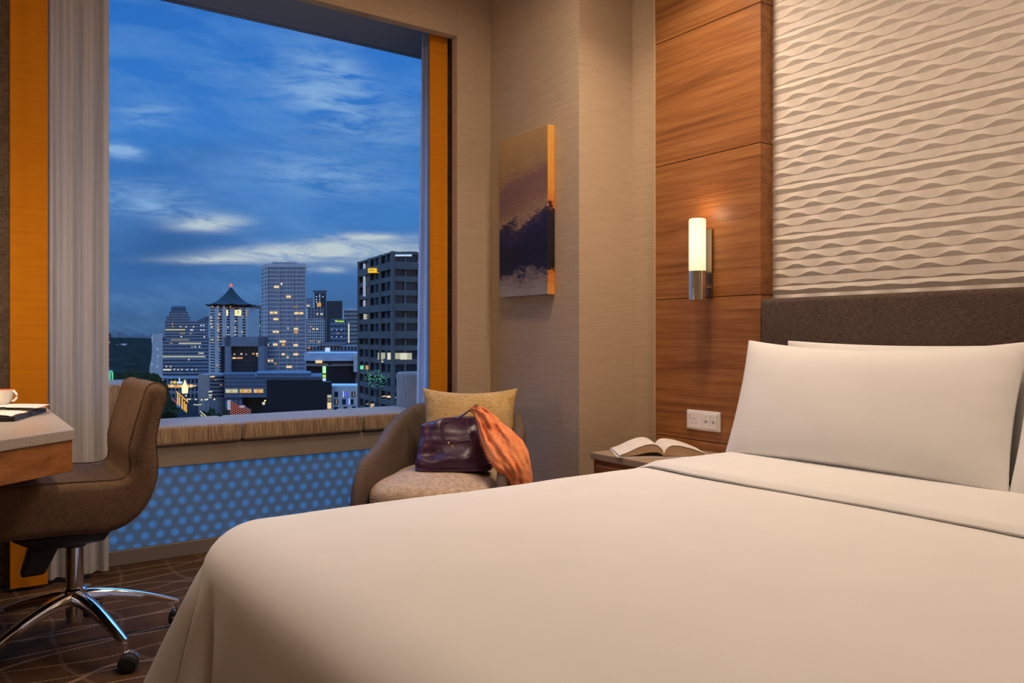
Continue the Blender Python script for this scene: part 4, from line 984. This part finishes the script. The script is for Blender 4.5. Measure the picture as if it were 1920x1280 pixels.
# --- mall with curved white band
w0 = 500; r = empty('white_band_mall', UW(U(622, w0), w0, GZ), 'dark shopping mall with a broad white curved band and a green and blue vertical sign', 'building')
def curve_band(px0, px1, a, b, m, nm, bul=10, off=0):
    g = MB(cxf); n = 20; pts = []
    for k in range(n + 1):
        t = k / n; pts.append((U(lerp(px0, px1, t), w0), w0 + off + bul * (1 - 4 * (t - .5) ** 2) * -.5))
    g.prism(pts + [(U(px1, w0), w0 + 30), (U(px0, w0), w0 + 30)], Z(b, w0), Z(a, w0)); return g.build(nm, m, r)
curve_band(570, 673, 661, 676, cmat('white curved cladding', (.55, .56, .58)), 'white_band')
curve_band(572, 664, 676, 684, CM['glass'], 'window_slot', off=2); curve_band(570, 664, 681, 686, CM['blue'], 'thin_band', bul=8, off=1)
curve_band(572, 664, 686, 760, CM['black'], 'dark_facade', off=3)
g = MB(cxf); g.box(U(664, w0), w0 - 2, Z(697, w0), U(673, w0), w0 + 6, Z(663, w0)); g.build('white_pier', CM['white'], r)
g = MB(cxf); g.box(U(663, w0), w0 + 4, Z(760, w0), U(674, w0), w0 + 8, Z(697, w0)); g.build('blue_wall', CM['blue'], r)
L = ((U(560, w0), w0 - 5), (U(673, w0), w0 - 5)); lit(r, L, 591.5, 604, 675.5, 680.5, 'warm', 'lit_slot')
for a, b, m in ((686.5, 699.5, 'green'), (702, 707.5, 'lime'), (708.5, 714, 'bluew')): lit(r, L, 604.8, 610.8, a, b, m, 'neon_sign')
r = empty('rooftop_plant_block', UW(U(620, 560), 560, GZ), 'low pale rooftop block with one bright white screen behind the white band mall', 'building')
prism(rectf(574, 676, 560, 20), GZ, Z(648, 560), 12, [16, 0, 0, 0], mats=('blue', 'glass'), parent=r); prism(rectf(598, 640, 559, 8), Z(648, 560), Z(642, 560), 1, [6, 0, 0, 0], mats=('blue', 'glassb'), parent=r, name='upper_block')
L = fl(574, 676, 558.8); lit(r, L, 609.5, 618.5, 651.5, 659, 'bluew', 'lit_screen'); lit(r, L, 579, 583, 659.5, 661.5, 'white'); lit(r, L, 576, 582, 651, 653, 'amber')
# --- black block, its podium roofs, low white building
w0 = 420; r = empty('black_block', UW(U(540, w0), w0, GZ), 'large black windowless block above the sill at the middle of the view', 'building')
g = MB(cxf); g.hexa([(*p, GZ) for p in rectf(500, 605, w0, 40)] + [(*p, Z(712, w0)) for p in rectf(500, 605, w0, 40)]); g.build('facade', CM['black'], r)
g = MB(cxf); g.hexa([(*p, Z(712, w0)) for p in rectf(478, 604, w0 + 1, 40)] + [(*p, Z(706, w0)) for p in rectf(478, 604, w0 + 1, 40)]); g.build('roof_edge', cmat('dark roofing', (.09, .09, .09)), r)
g = MB(cxf); g.hexa([(*p, Z(706, w0)) for p in rectf(482, 583, w0 + 8, 30)] + [(*p, Z(701, w0)) for p in rectf(482, 583, w0 + 8, 30)]); g.build('roof_block', cmat('grey roofing', (.12, .12, .125)), r)
w0 = 380; r = empty('low_white_building', UW(U(650, w0), w0, GZ), 'low white building with square windows and blue wall glow, left of the big dark tower', 'building')
prism(rectf(622, 676, w0, 18), GZ, Z(723, w0), 5, [0], mats=('white', 'glass'), parent=r); L = fl(622, 676, w0)
for a, b, c, d in ((627, 634, 734, 744), (643, 651, 734, 744), (659, 666, 734, 744), (627, 634, 748, 758), (641.5, 648.6, 748, 758), (657, 663, 748, 758), (627, 634, 762.5, 768), (644, 651, 762, 768), (660, 667, 761.5, 768), (671, 675, 748, 758)):
    wn = lit(r, L, a, b, c, d, 'glass', 'window')
    if (a, c) in ((659, 734), (627, 748)): lit(wn, L, a + 2.8, b - 1.6, c + 1, d - 1, 'dimw', 'lit_pane', out=.2)
lit(r, L, 643.2, 644.8, 733.5, 744.5, 'bluew', 'neon_tube', out=.3); lit(r, L, 654.6, 656.4, 747, 758, 'bluew', 'neon_tube', out=.3)
lit(r, L, 645.5, 650.6, 734.5, 743.6, 'blue', 'blue_wall_glow', out=.2); lit(r, L, 650.6, 654.4, 747, 759, 'blue', 'blue_wall_glow', out=.2)  # emissive patches put in for the blue glow on the walls
w0 = 376; r = empty('lit_stairwell', UW(U(618, w0), w0, GZ), 'narrow stair tower with stacked lit landings between the black block and the low white building', 'building')
g = MB(cxf); g.hexa([(U(605, w0), w0, GZ), (U(621.6, w0), w0, GZ), (U(619, w0 + 10), w0 + 10, GZ), (U(605, w0 + 10), w0 + 10, GZ), (U(605, w0), w0, Z(716, w0)), (U(621.6, w0), w0, Z(716, w0)), (U(619, w0 + 10), w0 + 10, Z(716, w0)), (U(605, w0 + 10), w0 + 10, Z(716, w0))]); g.build('facade', CM['black'], r); L = fl(605, 622, w0)
for a, b, m in ((740, 745.5, 'pale'), (747, 752, 'dimw'), (754, 766, 'warm')): lit(r, L, 613.8, 621.2, a, b, m, 'lit_landing')
# --- big dark tower on the right
A, B, C2 = (U(673, 262), 262), (U(735.5, 230), 230), (U(784, 234), 234)
r = empty('big_office_tower', UW(U(735, 235), 240, GZ), 'big dark granite office tower with a yellow sign, at the right end of the skyline', 'building')
zt = Z(471, 230); nf = 22; GB = zt - 4.02 * nf
prism([A, B, C2, (U(784, 268), 268), (U(674, 285), 285)], GB, zt, nf, [6, 2, 0, 0, 0], mx=.07, mz=.24, rec=.5, mats=('stone', 'glass'), parent=r)
for k in (1, 4, 6):
    zz = zt - 4.02 * k
    g = MB(cxf); d = [(A[0] - .4, A[1] - .5), (B[0] - .1, B[1] - .6), (C2[0], C2[1] - .6), (C2[0], C2[1] + 1), B, (A[0], A[1] + 1)]
    g.prism(d, zz - 1.1, zz + 1.1); g.build('floor_band', CM['stone'], r)
g = MB(cxf); g.box(U(752, 240), 240, zt, U(782, 240), 260, zt + 1.0); g.build('roof_plant', CM['dark'], r)
for ln, t in ((( A, B), .0), ((A, B), .36), ((A, B), .68), ((A, B), 1.0), ((B, C2), .06)):
    p = Vector(ln[0]).lerp(Vector(ln[1]), t); g = MB(cxf); g.box(p.x - .35, p.y - .75, GZ, p.x + .35, p.y + .3, zt); g.build('pier', CM['stone'], r)
LL, LR = (A, B), (B, C2)
for px0, px1 in ((681.2, 685.5), (692.4, 694.8)):
    for a, b in ((494.5, 510), (518, 555.5), (563, 584)): lit(r, LL, px0, px1, a, b, 'skyslot', 'sky_gap_glow', out=.10, th=.05)  # pale glow put in for sky showing through the tower frame
for py in (590, 593.5, 597): lit(r, LL, 682, 684.6, py - 1.1, py + 1.1, 'white', 'spotlight')
a = lit(r, LL, 695.8, 709.2, 503, 511.4, 'yellow', 'sign_box', out=1.0)
for q in range(5): lit(a, LL, 698.4 + q * 2.0, 699.4 + q * 2.0, 505.5 - q * .12, 508.6 - q * .12, 'amber', 'sign_letter', out=1.2)
lit(r, LR, 742, 772, 477, 480, 'bluew', 'roof_light_strip')
for ln, a, b, c, d, m in ((LL, 709, 713.6, 661, 674, 'pale'), (LL, 714.4, 719, 661, 674, 'pale'), (LL, 727, 732, 661, 674, 'white'), (LR, 740, 745, 661.5, 673, 'pale'), (LR, 746.4, 750, 661.5, 673, 'pale'), (LR, 751, 757, 661.5, 674, 'white'), (LR, 758, 763, 661.5, 674, 'white'), (LR, 764, 772, 661.5, 674, 'pale'), (LL, 686, 692, 685, 692.5, 'amber'), (LL, 676, 681, 685, 692, 'fairy'), (LL, 716, 718.5, 676, 679, 'white')):
    lit(r, ln, a, b, c, d, m)
rnd = random.Random(5)
# bare tree strung with green lights in front of the tower
tr = empty('lit_tree', UW(U(708, 226), 226, GZ), 'tall dark tree strung with green fairy lights before the big dark tower', 'tree')
MB(cxf).tube([(U(708, 226), 226, GZ), (U(707, 226), 226, Z(760, 226)), (U(708, 226), 226, Z(712, 226))], [.5, .35, .15], 8).build('trunk', CM['dark'], tr)
for k in range(12):
    a = rnd.uniform(0, 6.28); h = rnd.uniform(.2, 1); c = Vector((U(708, 226), 226, Z(740 - 20 * h, 226))); e = c + Vector((3.4 * math.cos(a), 1.8 * math.sin(a), rnd.uniform(.6, 2.6)))
    MB(cxf).tube([c, (c + e) / 2 + Vector((0, 0, .4)), e], [.12, .08, .03], 5).build('branch', CM['dark'], tr)
for k in range(96):
    px = rnd.gauss(705, 11); py = rnd.gauss(708, 7)
    if not 680 < px < 732 or not 692 < py < 726: continue
    w1 = 224 + rnd.uniform(-1.5, 1.5); c = Vector((U(px, w1), w1, Z(py, w1))); s = rnd.uniform(.045, .09)
    g = MB(cxf); g.box(c.x - s, c.y - s, c.z - s, c.x + s, c.y + s, c.z + s); g.build('light_bulb', GL['fairy'], tr)
for px, py, ln in [(rnd.uniform(713, 731), 744 + rnd.uniform(-2.5, 2.5), LL) for _ in range(9)] + [(rnd.uniform(687, 703), 760 + rnd.uniform(-3, 3), LL) for _ in range(9)] + [(rnd.uniform(738, 747), 746 + rnd.uniform(-3, 3), LR) for _ in range(5)]:
    lit(r, ln, px - .8, px + .8, py - .6, py + .6, 'warm', 'lamp_reflection')  # small glowing boxes put in as lamp reflections on the facade
# --- glass podium, lattice facade, street
w0 = 540; r = empty('glass_podium', UW(U(450, w0), w0, GZ), 'blue glass podium with a row of colourful lit shop windows below the framed block', 'building')
prism(rectf(420.5, 500, w0, 40), Z(745, w0), Z(702, w0), 6, [22, 0, 0, 0], mx=.07, mz=.07, rec=.2, mats=('dark', 'glassb'), parent=r); prism(rectf(420.5, 455, w0, 40), GZ, Z(745, w0), 2, [4, 0, 0, 0], mats=('dark', 'glassb'), parent=r, name='lower_storey')
prism(rectf(455, 505, w0 + 8, 30), GZ, Z(745, w0), 2, [0], mats=('black', 'glass'), parent=r, name='entrance_recess'); L = fl(417, 500, w0)
for a, b, m in ((423, 446, 'pale'), (449.5, 471.5, 'amber'), (475.6, 493.5, 'amber')):
    s = lit(r, L, a, b, 729, 736.5, m, 'shop_window')
    for q in range(7): lit(s, L, a + (b - a) * (q + .25) / 7, a + (b - a) * (q + .75) / 7, 730 + (q % 3), 734 + (q % 2) * 1.5, ('warm', 'lime', 'lattice', 'white')[(q + int(a)) % 4], 'display', out=.25)
w0 = 400; r = empty('lattice_screen_building', UW(U(445, w0), w0, GZ), 'low building wrapped in a glowing red lattice screen beside a white light strip', 'building')
g = MB(cxf); g.hexa([(U(431, w0), w0, GZ), (U(470, w0 - 6), w0 - 6, GZ), (U(470, w0), w0 + 1, GZ), (U(431, w0 + 4), w0 + 4, GZ), (U(431, w0), w0, Z(749, w0)), (U(470, w0 - 6), w0 - 6, Z(767, w0 - 6)), (U(470, w0), w0 + 1, Z(767, w0)), (U(431, w0 + 4), w0 + 4, Z(749, w0))]); g.build('facade', CM['dark'], r)
L = ((U(431, w0), w0), (U(470, w0 - 6), w0 - 6))
n_ = 0
for i in range(11):
    for j in range(8):
        px = 433.2 + i * 3.5; top = lerp(749, 767, (px - 431) / 39) + .8; py = 748 + j * 4.2 + (i % 2) * 2.1
        if py < top or py > 782 or n_ > 95: continue
        lit(r, L, px - .8, px + .8, py - .85, py + .85, 'lattice', 'lattice_cell', out=.2); n_ += 1
lit(r, L, 426.5, 432.2, 750, 768, 'skyslot', 'light_strip'); lit(r, L, 449, 458, 760, 764, 'skyslot', 'roof_light')
# long low mall on the street with warm canopy, tan wall block, cylinder block
w0 = 760; r = empty('street_mall', UW(U(338, w0), w0, GZ), 'long low mall with bright signs and a warm lit canopy along the street', 'building')
prism(rectf(300, 372, w0, 20), GZ, Z(708, w0), 3, [10, 0, 0, 0], mats=('grey', 'glass'), parent=r); L = fl(300, 372, w0)
for a, b, c, d, m in ((319, 325, 714.5, 718.5, 'pale'), (326, 330, 714, 719, 'yellow'), (331.5, 341.5, 715, 718.8, 'bluew'), (335.5, 337.5, 708.5, 715, 'bluew'), (304, 306.5, 711, 716, 'pale'), (362, 368, 722, 724, 'warm')): lit(r, L, a, b, c, d, m, 'lit_sign')
for k in range(9): lit(r, L, 308 + k * 6, 313.4 + k * 6, 720.6 + (k % 2) * .5, 727 - (k % 3) * .5, ('amber', 'goldd', 'warm')[k % 3], 'lit_canopy_bay')
w0 = 620; r = empty('tan_wall_block', UW(U(381, w0), w0, GZ), 'blank pale wall block standing left of the round corner building', 'building'); g = MB(cxf); g.box(U(372, w0), w0, GZ, U(392, w0), w0 + 16, Z(702, w0)); g.build('facade', cmat('tan wall', (.40, .31, .24)), r)
w0 = 560; r = empty('round_corner_building', UW(U(403, w0), w0, GZ), 'dark round cornered building with balconies in front of the pagoda roof hotel foot', 'building')
g = MB(cxf); cu = U(404, w0); rad = U(418.5, w0) - cu; g.lathe([(rad, GZ), (rad, Z(703, w0)), (rad * .9, Z(700, w0))], (cu, w0 + 6), 24); g.build('facade', CM['grey'], r)
for k in range(6):
    py = 706 + k * 7; g = MB(cxf); g.lathe([(rad * 1.03, Z(py + 3, w0)), (rad * 1.03, Z(py, w0))], (cu, w0 + 6), 24); g.build('window_ring', CM['glass'], r)
L = fl(390, 418, w0 - .6)
for a, b, py, m in ((394, 402, 706, 'warm'), (391, 397.5, 734, 'white'), (391.5, 397, 740.5, 'white'), (392, 396.5, 744.5, 'pale'), (402.5, 405.5, 712, 'dimw'), (412, 417, 721.5, 'dimw')): lit(r, L, a, b, py - 1.1, py + 1.1, m)
# golden light tree and garlands over the street
w0 = 600; r = empty('golden_light_tree', UW(U(346.5, w0), w0, GZ), 'brightly glowing golden cone shaped light tree on the shopping street', 'light tree')
g = MB(cxf); cu = U(346.7, w0); g.lathe([(1.9, Z(737, w0)), (2.3, Z(728, w0)), (1.35, Z(721, w0)), (.55, Z(715, w0)), (0, Z(710.5, w0))], (cu, w0), 16, cap=True); g.build('light_cone', GL['gold'], r, smooth=True)
g = MB(cxf); g.lathe([(.4, GZ), (.4, Z(737, w0))], (cu, w0), 8); g.build('post', CM['dark'], r)
for k, (px, a, b, w1) in enumerate(((333, 735, 756, 560), (336.5, 741, 758, 545), (341.5, 745, 764, 525), (345.5, 751, 767, 505), (349, 756, 770, 490))):
    p = UW(U(px, w1), w1, GZ); o = MB(cxf); cu = U(px, w1); o.lathe([(.30, Z(b + 3, w1)), (.45, Z(b, w1)), (.42, Z(a + 1.5, w1)), (.2, Z(a + 1, w1))], (cu, w1), 10)
    q = o.build('light_strand', GL['goldd']); tag(q, 'golden garland of light hanging from a street tree below the light cone', 'lights', 'golden street light columns')
lnk = MB(cxf); lnk.tube([(U(331, 565), 565, Z(734, 565)), (U(340, 535), 535, Z(742, 535)), (U(352, 485), 485, Z(753, 485))], [.35, .4, .4], 8)
tag(lnk.build('light_garland', GL['goldd']), 'sloping golden garland joining the tops of the street light columns', 'lights')
for k, (px, py, w1) in enumerate(((304.5, 728, 640), (352, 748.5, 520), (356, 748, 520), (367, 748.5, 515), (378, 749.5, 515), (385, 749, 510), (388.5, 748.5, 510), (402, 748.5, 505), (348.5, 741.5, 560), (494.5, 756, 440), (497, 751, 417))):
    p = UW(U(px, w1), w1, GZ); r = empty('street_lamp', p, 'small white street lamp glowing along the shopping street', 'street lamp', 'street lamps in the city')
    g = MB(cxf); cu = U(px, w1); g.lathe([(.1, GZ), (.08, Z(py, w1))], (cu, w1), 6); g.build('post', CM['dark'], r)
    g = MB(cxf); s = .45 if k != 9 else .9; zc = Z(py, w1); g.lathe([(0, zc - s), (s * .8, zc - s * .6), (s, zc), (s * .8, zc + s * .6), (0, zc + s)], (cu, w1), 12, cap=False); g.build('globe', GL['gold'] if k != 9 else GL['white'], r, smooth=True)
# cars queueing on the road: bodies with red tail lamps
for k in range(7):
    t = k / 6; px, py = lerp(317, 334, t), lerp(742, 757, t); w1 = lerp(748, 690, t); c = Vector((U(px, w1), w1))
    r = empty('car', UW(c.x, c.y, GZ), 'tiny car with glowing red tail lights queueing on the street left of the golden columns', 'car', 'cars with red tail lights')
    zb = Z(py + 1.6, w1) + 1.1; g = MB(cxf)
    g.hexa([(c.x - .9, c.y - 2, zb), (c.x + .9, c.y - 2, zb), (c.x + .9, c.y + 2, zb), (c.x - .9, c.y + 2, zb), (c.x - .8, c.y - 1.8, zb + 1), (c.x + .8, c.y - 1.8, zb + 1), (c.x + .8, c.y + 1.8, zb + .9), (c.x - .8, c.y + 1.8, zb + .9)])
    g.hexa([(c.x - .75, c.y - 1.3, zb + 1), (c.x + .75, c.y - 1.3, zb + 1), (c.x + .75, c.y + .9, zb + .95), (c.x - .75, c.y + .9, zb + .95), (c.x - .6, c.y - .8, zb + 1.5), (c.x + .6, c.y - .8, zb + 1.5), (c.x + .6, c.y + .4, zb + 1.5), (c.x - .6, c.y + .4, zb + 1.5)]); g.build('body', CM['dark'], r, weld=.01)
    for s in (-1, 1):
        g = MB(cxf); g.box(c.x + s * .62 - .28, c.y - 2.1, zb + .45, c.x + s * .62 + .28, c.y - 1.9, zb + .95); g.build('tail_light', GL['red'], r)
# elevated road deck the cars stand on, bright rails, low road light strip
g = MB(cxf); g.hexa([(U(308, 754), 754, GZ), (U(322, 754), 754, GZ), (U(344, 660), 660, GZ), (U(326, 660), 660, GZ), (U(308, 754), 754, Z(743, 754)), (U(322, 754), 754, Z(743, 754)), (U(344, 660), 660, Z(764, 660)), (U(326, 660), 660, Z(764, 660))])
tag(g.build('street_road', CM['dark']), 'dark sloping street running toward the shopping mall', 'road')
for px0, py0, px1, py1 in ((376, 771, 387, 781), (376.5, 777, 381, 781.5)):
    w1 = 300; o = MB(cxf); a = (U(px0, w1), w1, Z(py0, w1)); b = (U(px1, w1 - 12), w1 - 12, Z(py1, w1 - 12)); o.tube([a, b], .18, 6)
    tag(o.build('lit_railing', GL['white']), 'white lit railing bar slanting at the foot of the view above the sill', 'railing', 'lit railings')
o = MB(cxf); w1 = 430; o.tube([(U(363, w1), w1, Z(758, w1)), (U(370, w1), w1, Z(759, w1)), (U(378, w1), w1, Z(757.8, w1))], .35, 6); tag(o.build('lit_canopy_edge', GL['pale']), 'curved pale lit canopy edge left of the round corner building', 'canopy')
def tree(px, w, top, rad, label):
    rn = random.Random(int(px * 7)); c = Vector((U(px, w), w)); r = empty('city_tree', UW(c.x, c.y, GZ), label, 'tree', 'dark trees between the city buildings')
    g = MB(cxf); g.lathe([(.5, GZ), (.35, GZ + 6)], c, 7); g.build('trunk', CM['dark'], r)
    g = MB(cxf); zc = Z(top, w) - rad; zm = (Z(top, w) + GZ + 3) / 2
    def f(u, v):
        th, ph = 2*PI*u, PI * v; d = Vector((math.cos(th) * math.sin(ph), math.sin(th) * math.sin(ph), -math.cos(ph)))
        k = rad * (1 + .35 * noise.noise(d * 2.2 + Vector((px, 0, 0))) + .22 * noise.noise(d * 6 + Vector((0, px, 0)))); return (c.x + d.x * k * 1.3, c.y + d.y * k, zm + d.z * k * (Z(top, w) - zm) / rad)
    g.grid(f, 26, 16, cu=True); g.build('crown', mottled('dark leaves', (.006, .010, .004), (.028, .036, .012), (.5, .5, .5), 1.0, .5, .5, spec=.02), r)
for px, w, top, rad in ((222, 560, 702, 6), (247, 600, 696, 7), (270, 640, 699, 6), (288, 620, 704, 6), (300, 560, 712, 5.5), (313, 520, 750, 5), (395, 390, 770, 5), (420, 380, 776, 4), (236, 480, 709, 6), (262, 500, 708, 6)):
    tree(px, w, top, rad, 'dark bushy street tree between the low buildings of the lit shopping street')
# ================================================================== dusk sky
wd = bpy.data.worlds.new('dusk sky'); S.world = wd; wd.use_nodes = True
class NW(N):
    def __init__(s, t): s.t = t
q = NW(wd.node_tree); q.t.nodes.clear(); out = q.t.nodes.new('ShaderNodeOutputWorld')
tc = q.n('TexCoord')
def dot(v):
    d = q.n('VectorMath', _operation='DOT_PRODUCT'); q.set(d.inputs[0], tc.outputs['Generated']); d.inputs[1].default_value = v; return d.outputs['Value']
f_, r_, z_ = dot(tuple(FW)), dot(tuple(RT)), dot((0, 0, 1))
fm = q.math('MAXIMUM', f_, .08)
Uc = q.math('DIVIDE', r_, fm); Vc = q.math('DIVIDE', z_, fm)          # gnomonic chart of the sky above the city
grad = q.ramp(q.math('MULTIPLY', Vc, 2.0), [(0, (.044, .108, .245)), (.06, (.050, .135, .31)), (.16, (.052, .170, .42)), (.30, (.050, .205, .54)), (.55, (.036, .195, .59)), (1.0, (.020, .150, .56))])
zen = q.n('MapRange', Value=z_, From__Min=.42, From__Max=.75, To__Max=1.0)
def cvec(sx, sy, ox=0, shear=0):
    c = q.n('CombineXYZ'); q.set(c.inputs[0], q.math('MULTIPLY', q.math('ADD', Uc, ox), sx)); q.set(c.inputs[1], q.math('ADD', q.math('MULTIPLY', Vc, sy), q.math('MULTIPLY', Uc, shear))); return c.outputs[0]
n1 = q.n('TexNoise', Vector=cvec(4.2, 15, .3, 3.2), Scale=1.0, Detail=7, Roughness=.62, Distortion=.35)
n2 = q.n('TexNoise', Vector=cvec(13, 60, 1.7, 4), Scale=1.0, Detail=7, Roughness=.66, Distortion=.5)
n3 = q.n('TexNoise', Vector=cvec(2.2, 6, 5.2, -1), Scale=1.0, Detail=4, Roughness=.5)
soft = q.n('MapRange', Value=n1.outputs[0], From__Min=.46, From__Max=.78, To__Max=.75)
col = q.mix(soft.outputs[0], grad.outputs[0], (.145, .34, .66, 1))
dk = q.n('MapRange', Value=n3.outputs[0], From__Min=.52, From__Max=.80, To__Max=.75)
col = q.mix(dk.outputs[0], col, (.026, .115, .36, 1))
def blob(px, py, sx, sy, gain, col, c, lo=.40, hi=.66, tilt=0):
    u0, v0 = (px - 960) / F, (HZ - py) / F
    du = q.math('SUBTRACT', Uc, u0); dv = q.math('ADD', q.math('SUBTRACT', Vc, v0), q.math('MULTIPLY', du, tilt))
    a = q.math('DIVIDE', du, sx / F); b = q.math('DIVIDE', dv, sy / F)
    g = q.math('EXPONENT', q.math('MULTIPLY', q.math('ADD', q.math('MULTIPLY', a, a), q.math('MULTIPLY', b, b)), -1.0))
    nz = q.n('MapRange', Value=n2.outputs[0], From__Min=lo, From__Max=hi)
    return q.mix(q.n('Math', _operation='MULTIPLY', _use_clamp=True, i0=q.math('MULTIPLY', g, gain), i1=nz.outputs[0]).outputs[0], col, c)
WH = (.52, .60, .64, 1); LB = (.24, .43, .72, 1); DB = (.030, .115, .32, 1)
col = blob(310, 470, 120, 60, .9, col, DB, .1, .35)
col = blob(390, 418, 60, 13, 1.6, col, WH, .30, .60)
col = blob(300, 392, 120, 20, .9, col, LB, .32, .62, .12)
col = blob(590, 470, 150, 15, 1.9, col, WH, .30, .60, -.05)
col = blob(440, 487, 110, 7, 1.3, col, WH, .30, .62)
col = blob(690, 444, 80, 7, 1.4, col, WH, .32, .60)
col = blob(750, 480, 90, 16, 1.5, col, WH, .30, .62)
col = blob(610, 505, 40, 6, .9, col, WH, .34, .62)
col = blob(640, 195, 140, 60, 1.0, col, LB, .36, .62, .3)
col = blob(615, 130, 60, 40, .9, col, LB, .36, .62, .2)
col = blob(225, 283, 40, 12, 1.6, col, LB, .30, .58, .15)
col = blob(280, 215, 60, 18, 1.0, col, LB, .38, .62)
col = blob(600, 330, 150, 40, .8, col, LB, .36, .64, .1)
col = blob(250, 360, 120, 22, .7, col, LB, .34, .62)
# unseen sky behind the hotel: pale glow added to light the facades
back = q.n('MapRange', Value=f_, From__Min=.12, From__Max=-.5)
glow_b = q.ramp(z_, [(0, (.58, .54, .56)), (.3, (.48, .48, .54)), (1, (.2, .40, .85))])
col = q.mix(back.outputs[0], col, glow_b.outputs[0])
col = q.mix(zen.outputs[0], col, (.55, 1.9, 5.4, 1))  # unseen overhead sky brightened to throw blue light on the window seat
low = q.n('MapRange', Value=z_, From__Min=.0, From__Max=-.03)
col = q.mix(low.outputs[0], col, (.03, .06, .11, 1))
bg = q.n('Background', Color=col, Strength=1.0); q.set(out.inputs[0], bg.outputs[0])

# ================================================================== lamps of the room
def area(name, loc, size, power, color, aim=None, spread=180, shape='DISK'):
    l = bpy.data.lights.new(name, 'AREA'); l.shape = shape; l.size = size; l.energy = power; l.color = color; l.spread = math.radians(spread)
    o = bpy.data.objects.new(name, l); COL.objects.link(o); o.location = loc
    d = Vector(aim) - Vector(loc) if aim else Vector((0, 0, -1)); o.rotation_euler = d.to_track_quat('-Z', 'Y').to_euler(); return o
def point(name, loc, r, power, color):
    l = bpy.data.lights.new(name, 'POINT'); l.shadow_soft_size = r; l.energy = power; l.color = color
    o = bpy.data.objects.new(name, l); COL.objects.link(o); o.location = loc; return o
WARM = (1.0, .775, .585); WARMER = (1.0, .66, .38)
area('ceiling_light_bed', (1.75, .75, 2.86), .5, 18, WARM)
area('ceiling_light_night', (2.15, 2.15, 2.86), .16, 9.5, WARM, (2.35, 2.1, 0), 115)
area('ceiling_light_chair', (1.70, 2.45, 2.86), .25, 10, WARM, (1.8, 2.65, 0), 160)
area('ceiling_light_window', (.55, 2.85, 2.86), .18, 4.5, WARM, (.30, 2.5, 0), 85)
area('ceiling_light_entry', (.5, -1.3, 2.86), .7, 21, WARM)
point('sconce_bulb', (2.585, 2.318, 1.53), .03, .5, WARMER)
point('desk_lamp_bulb', (-.10, 2.86, 1.16), .06, 9, WARM)
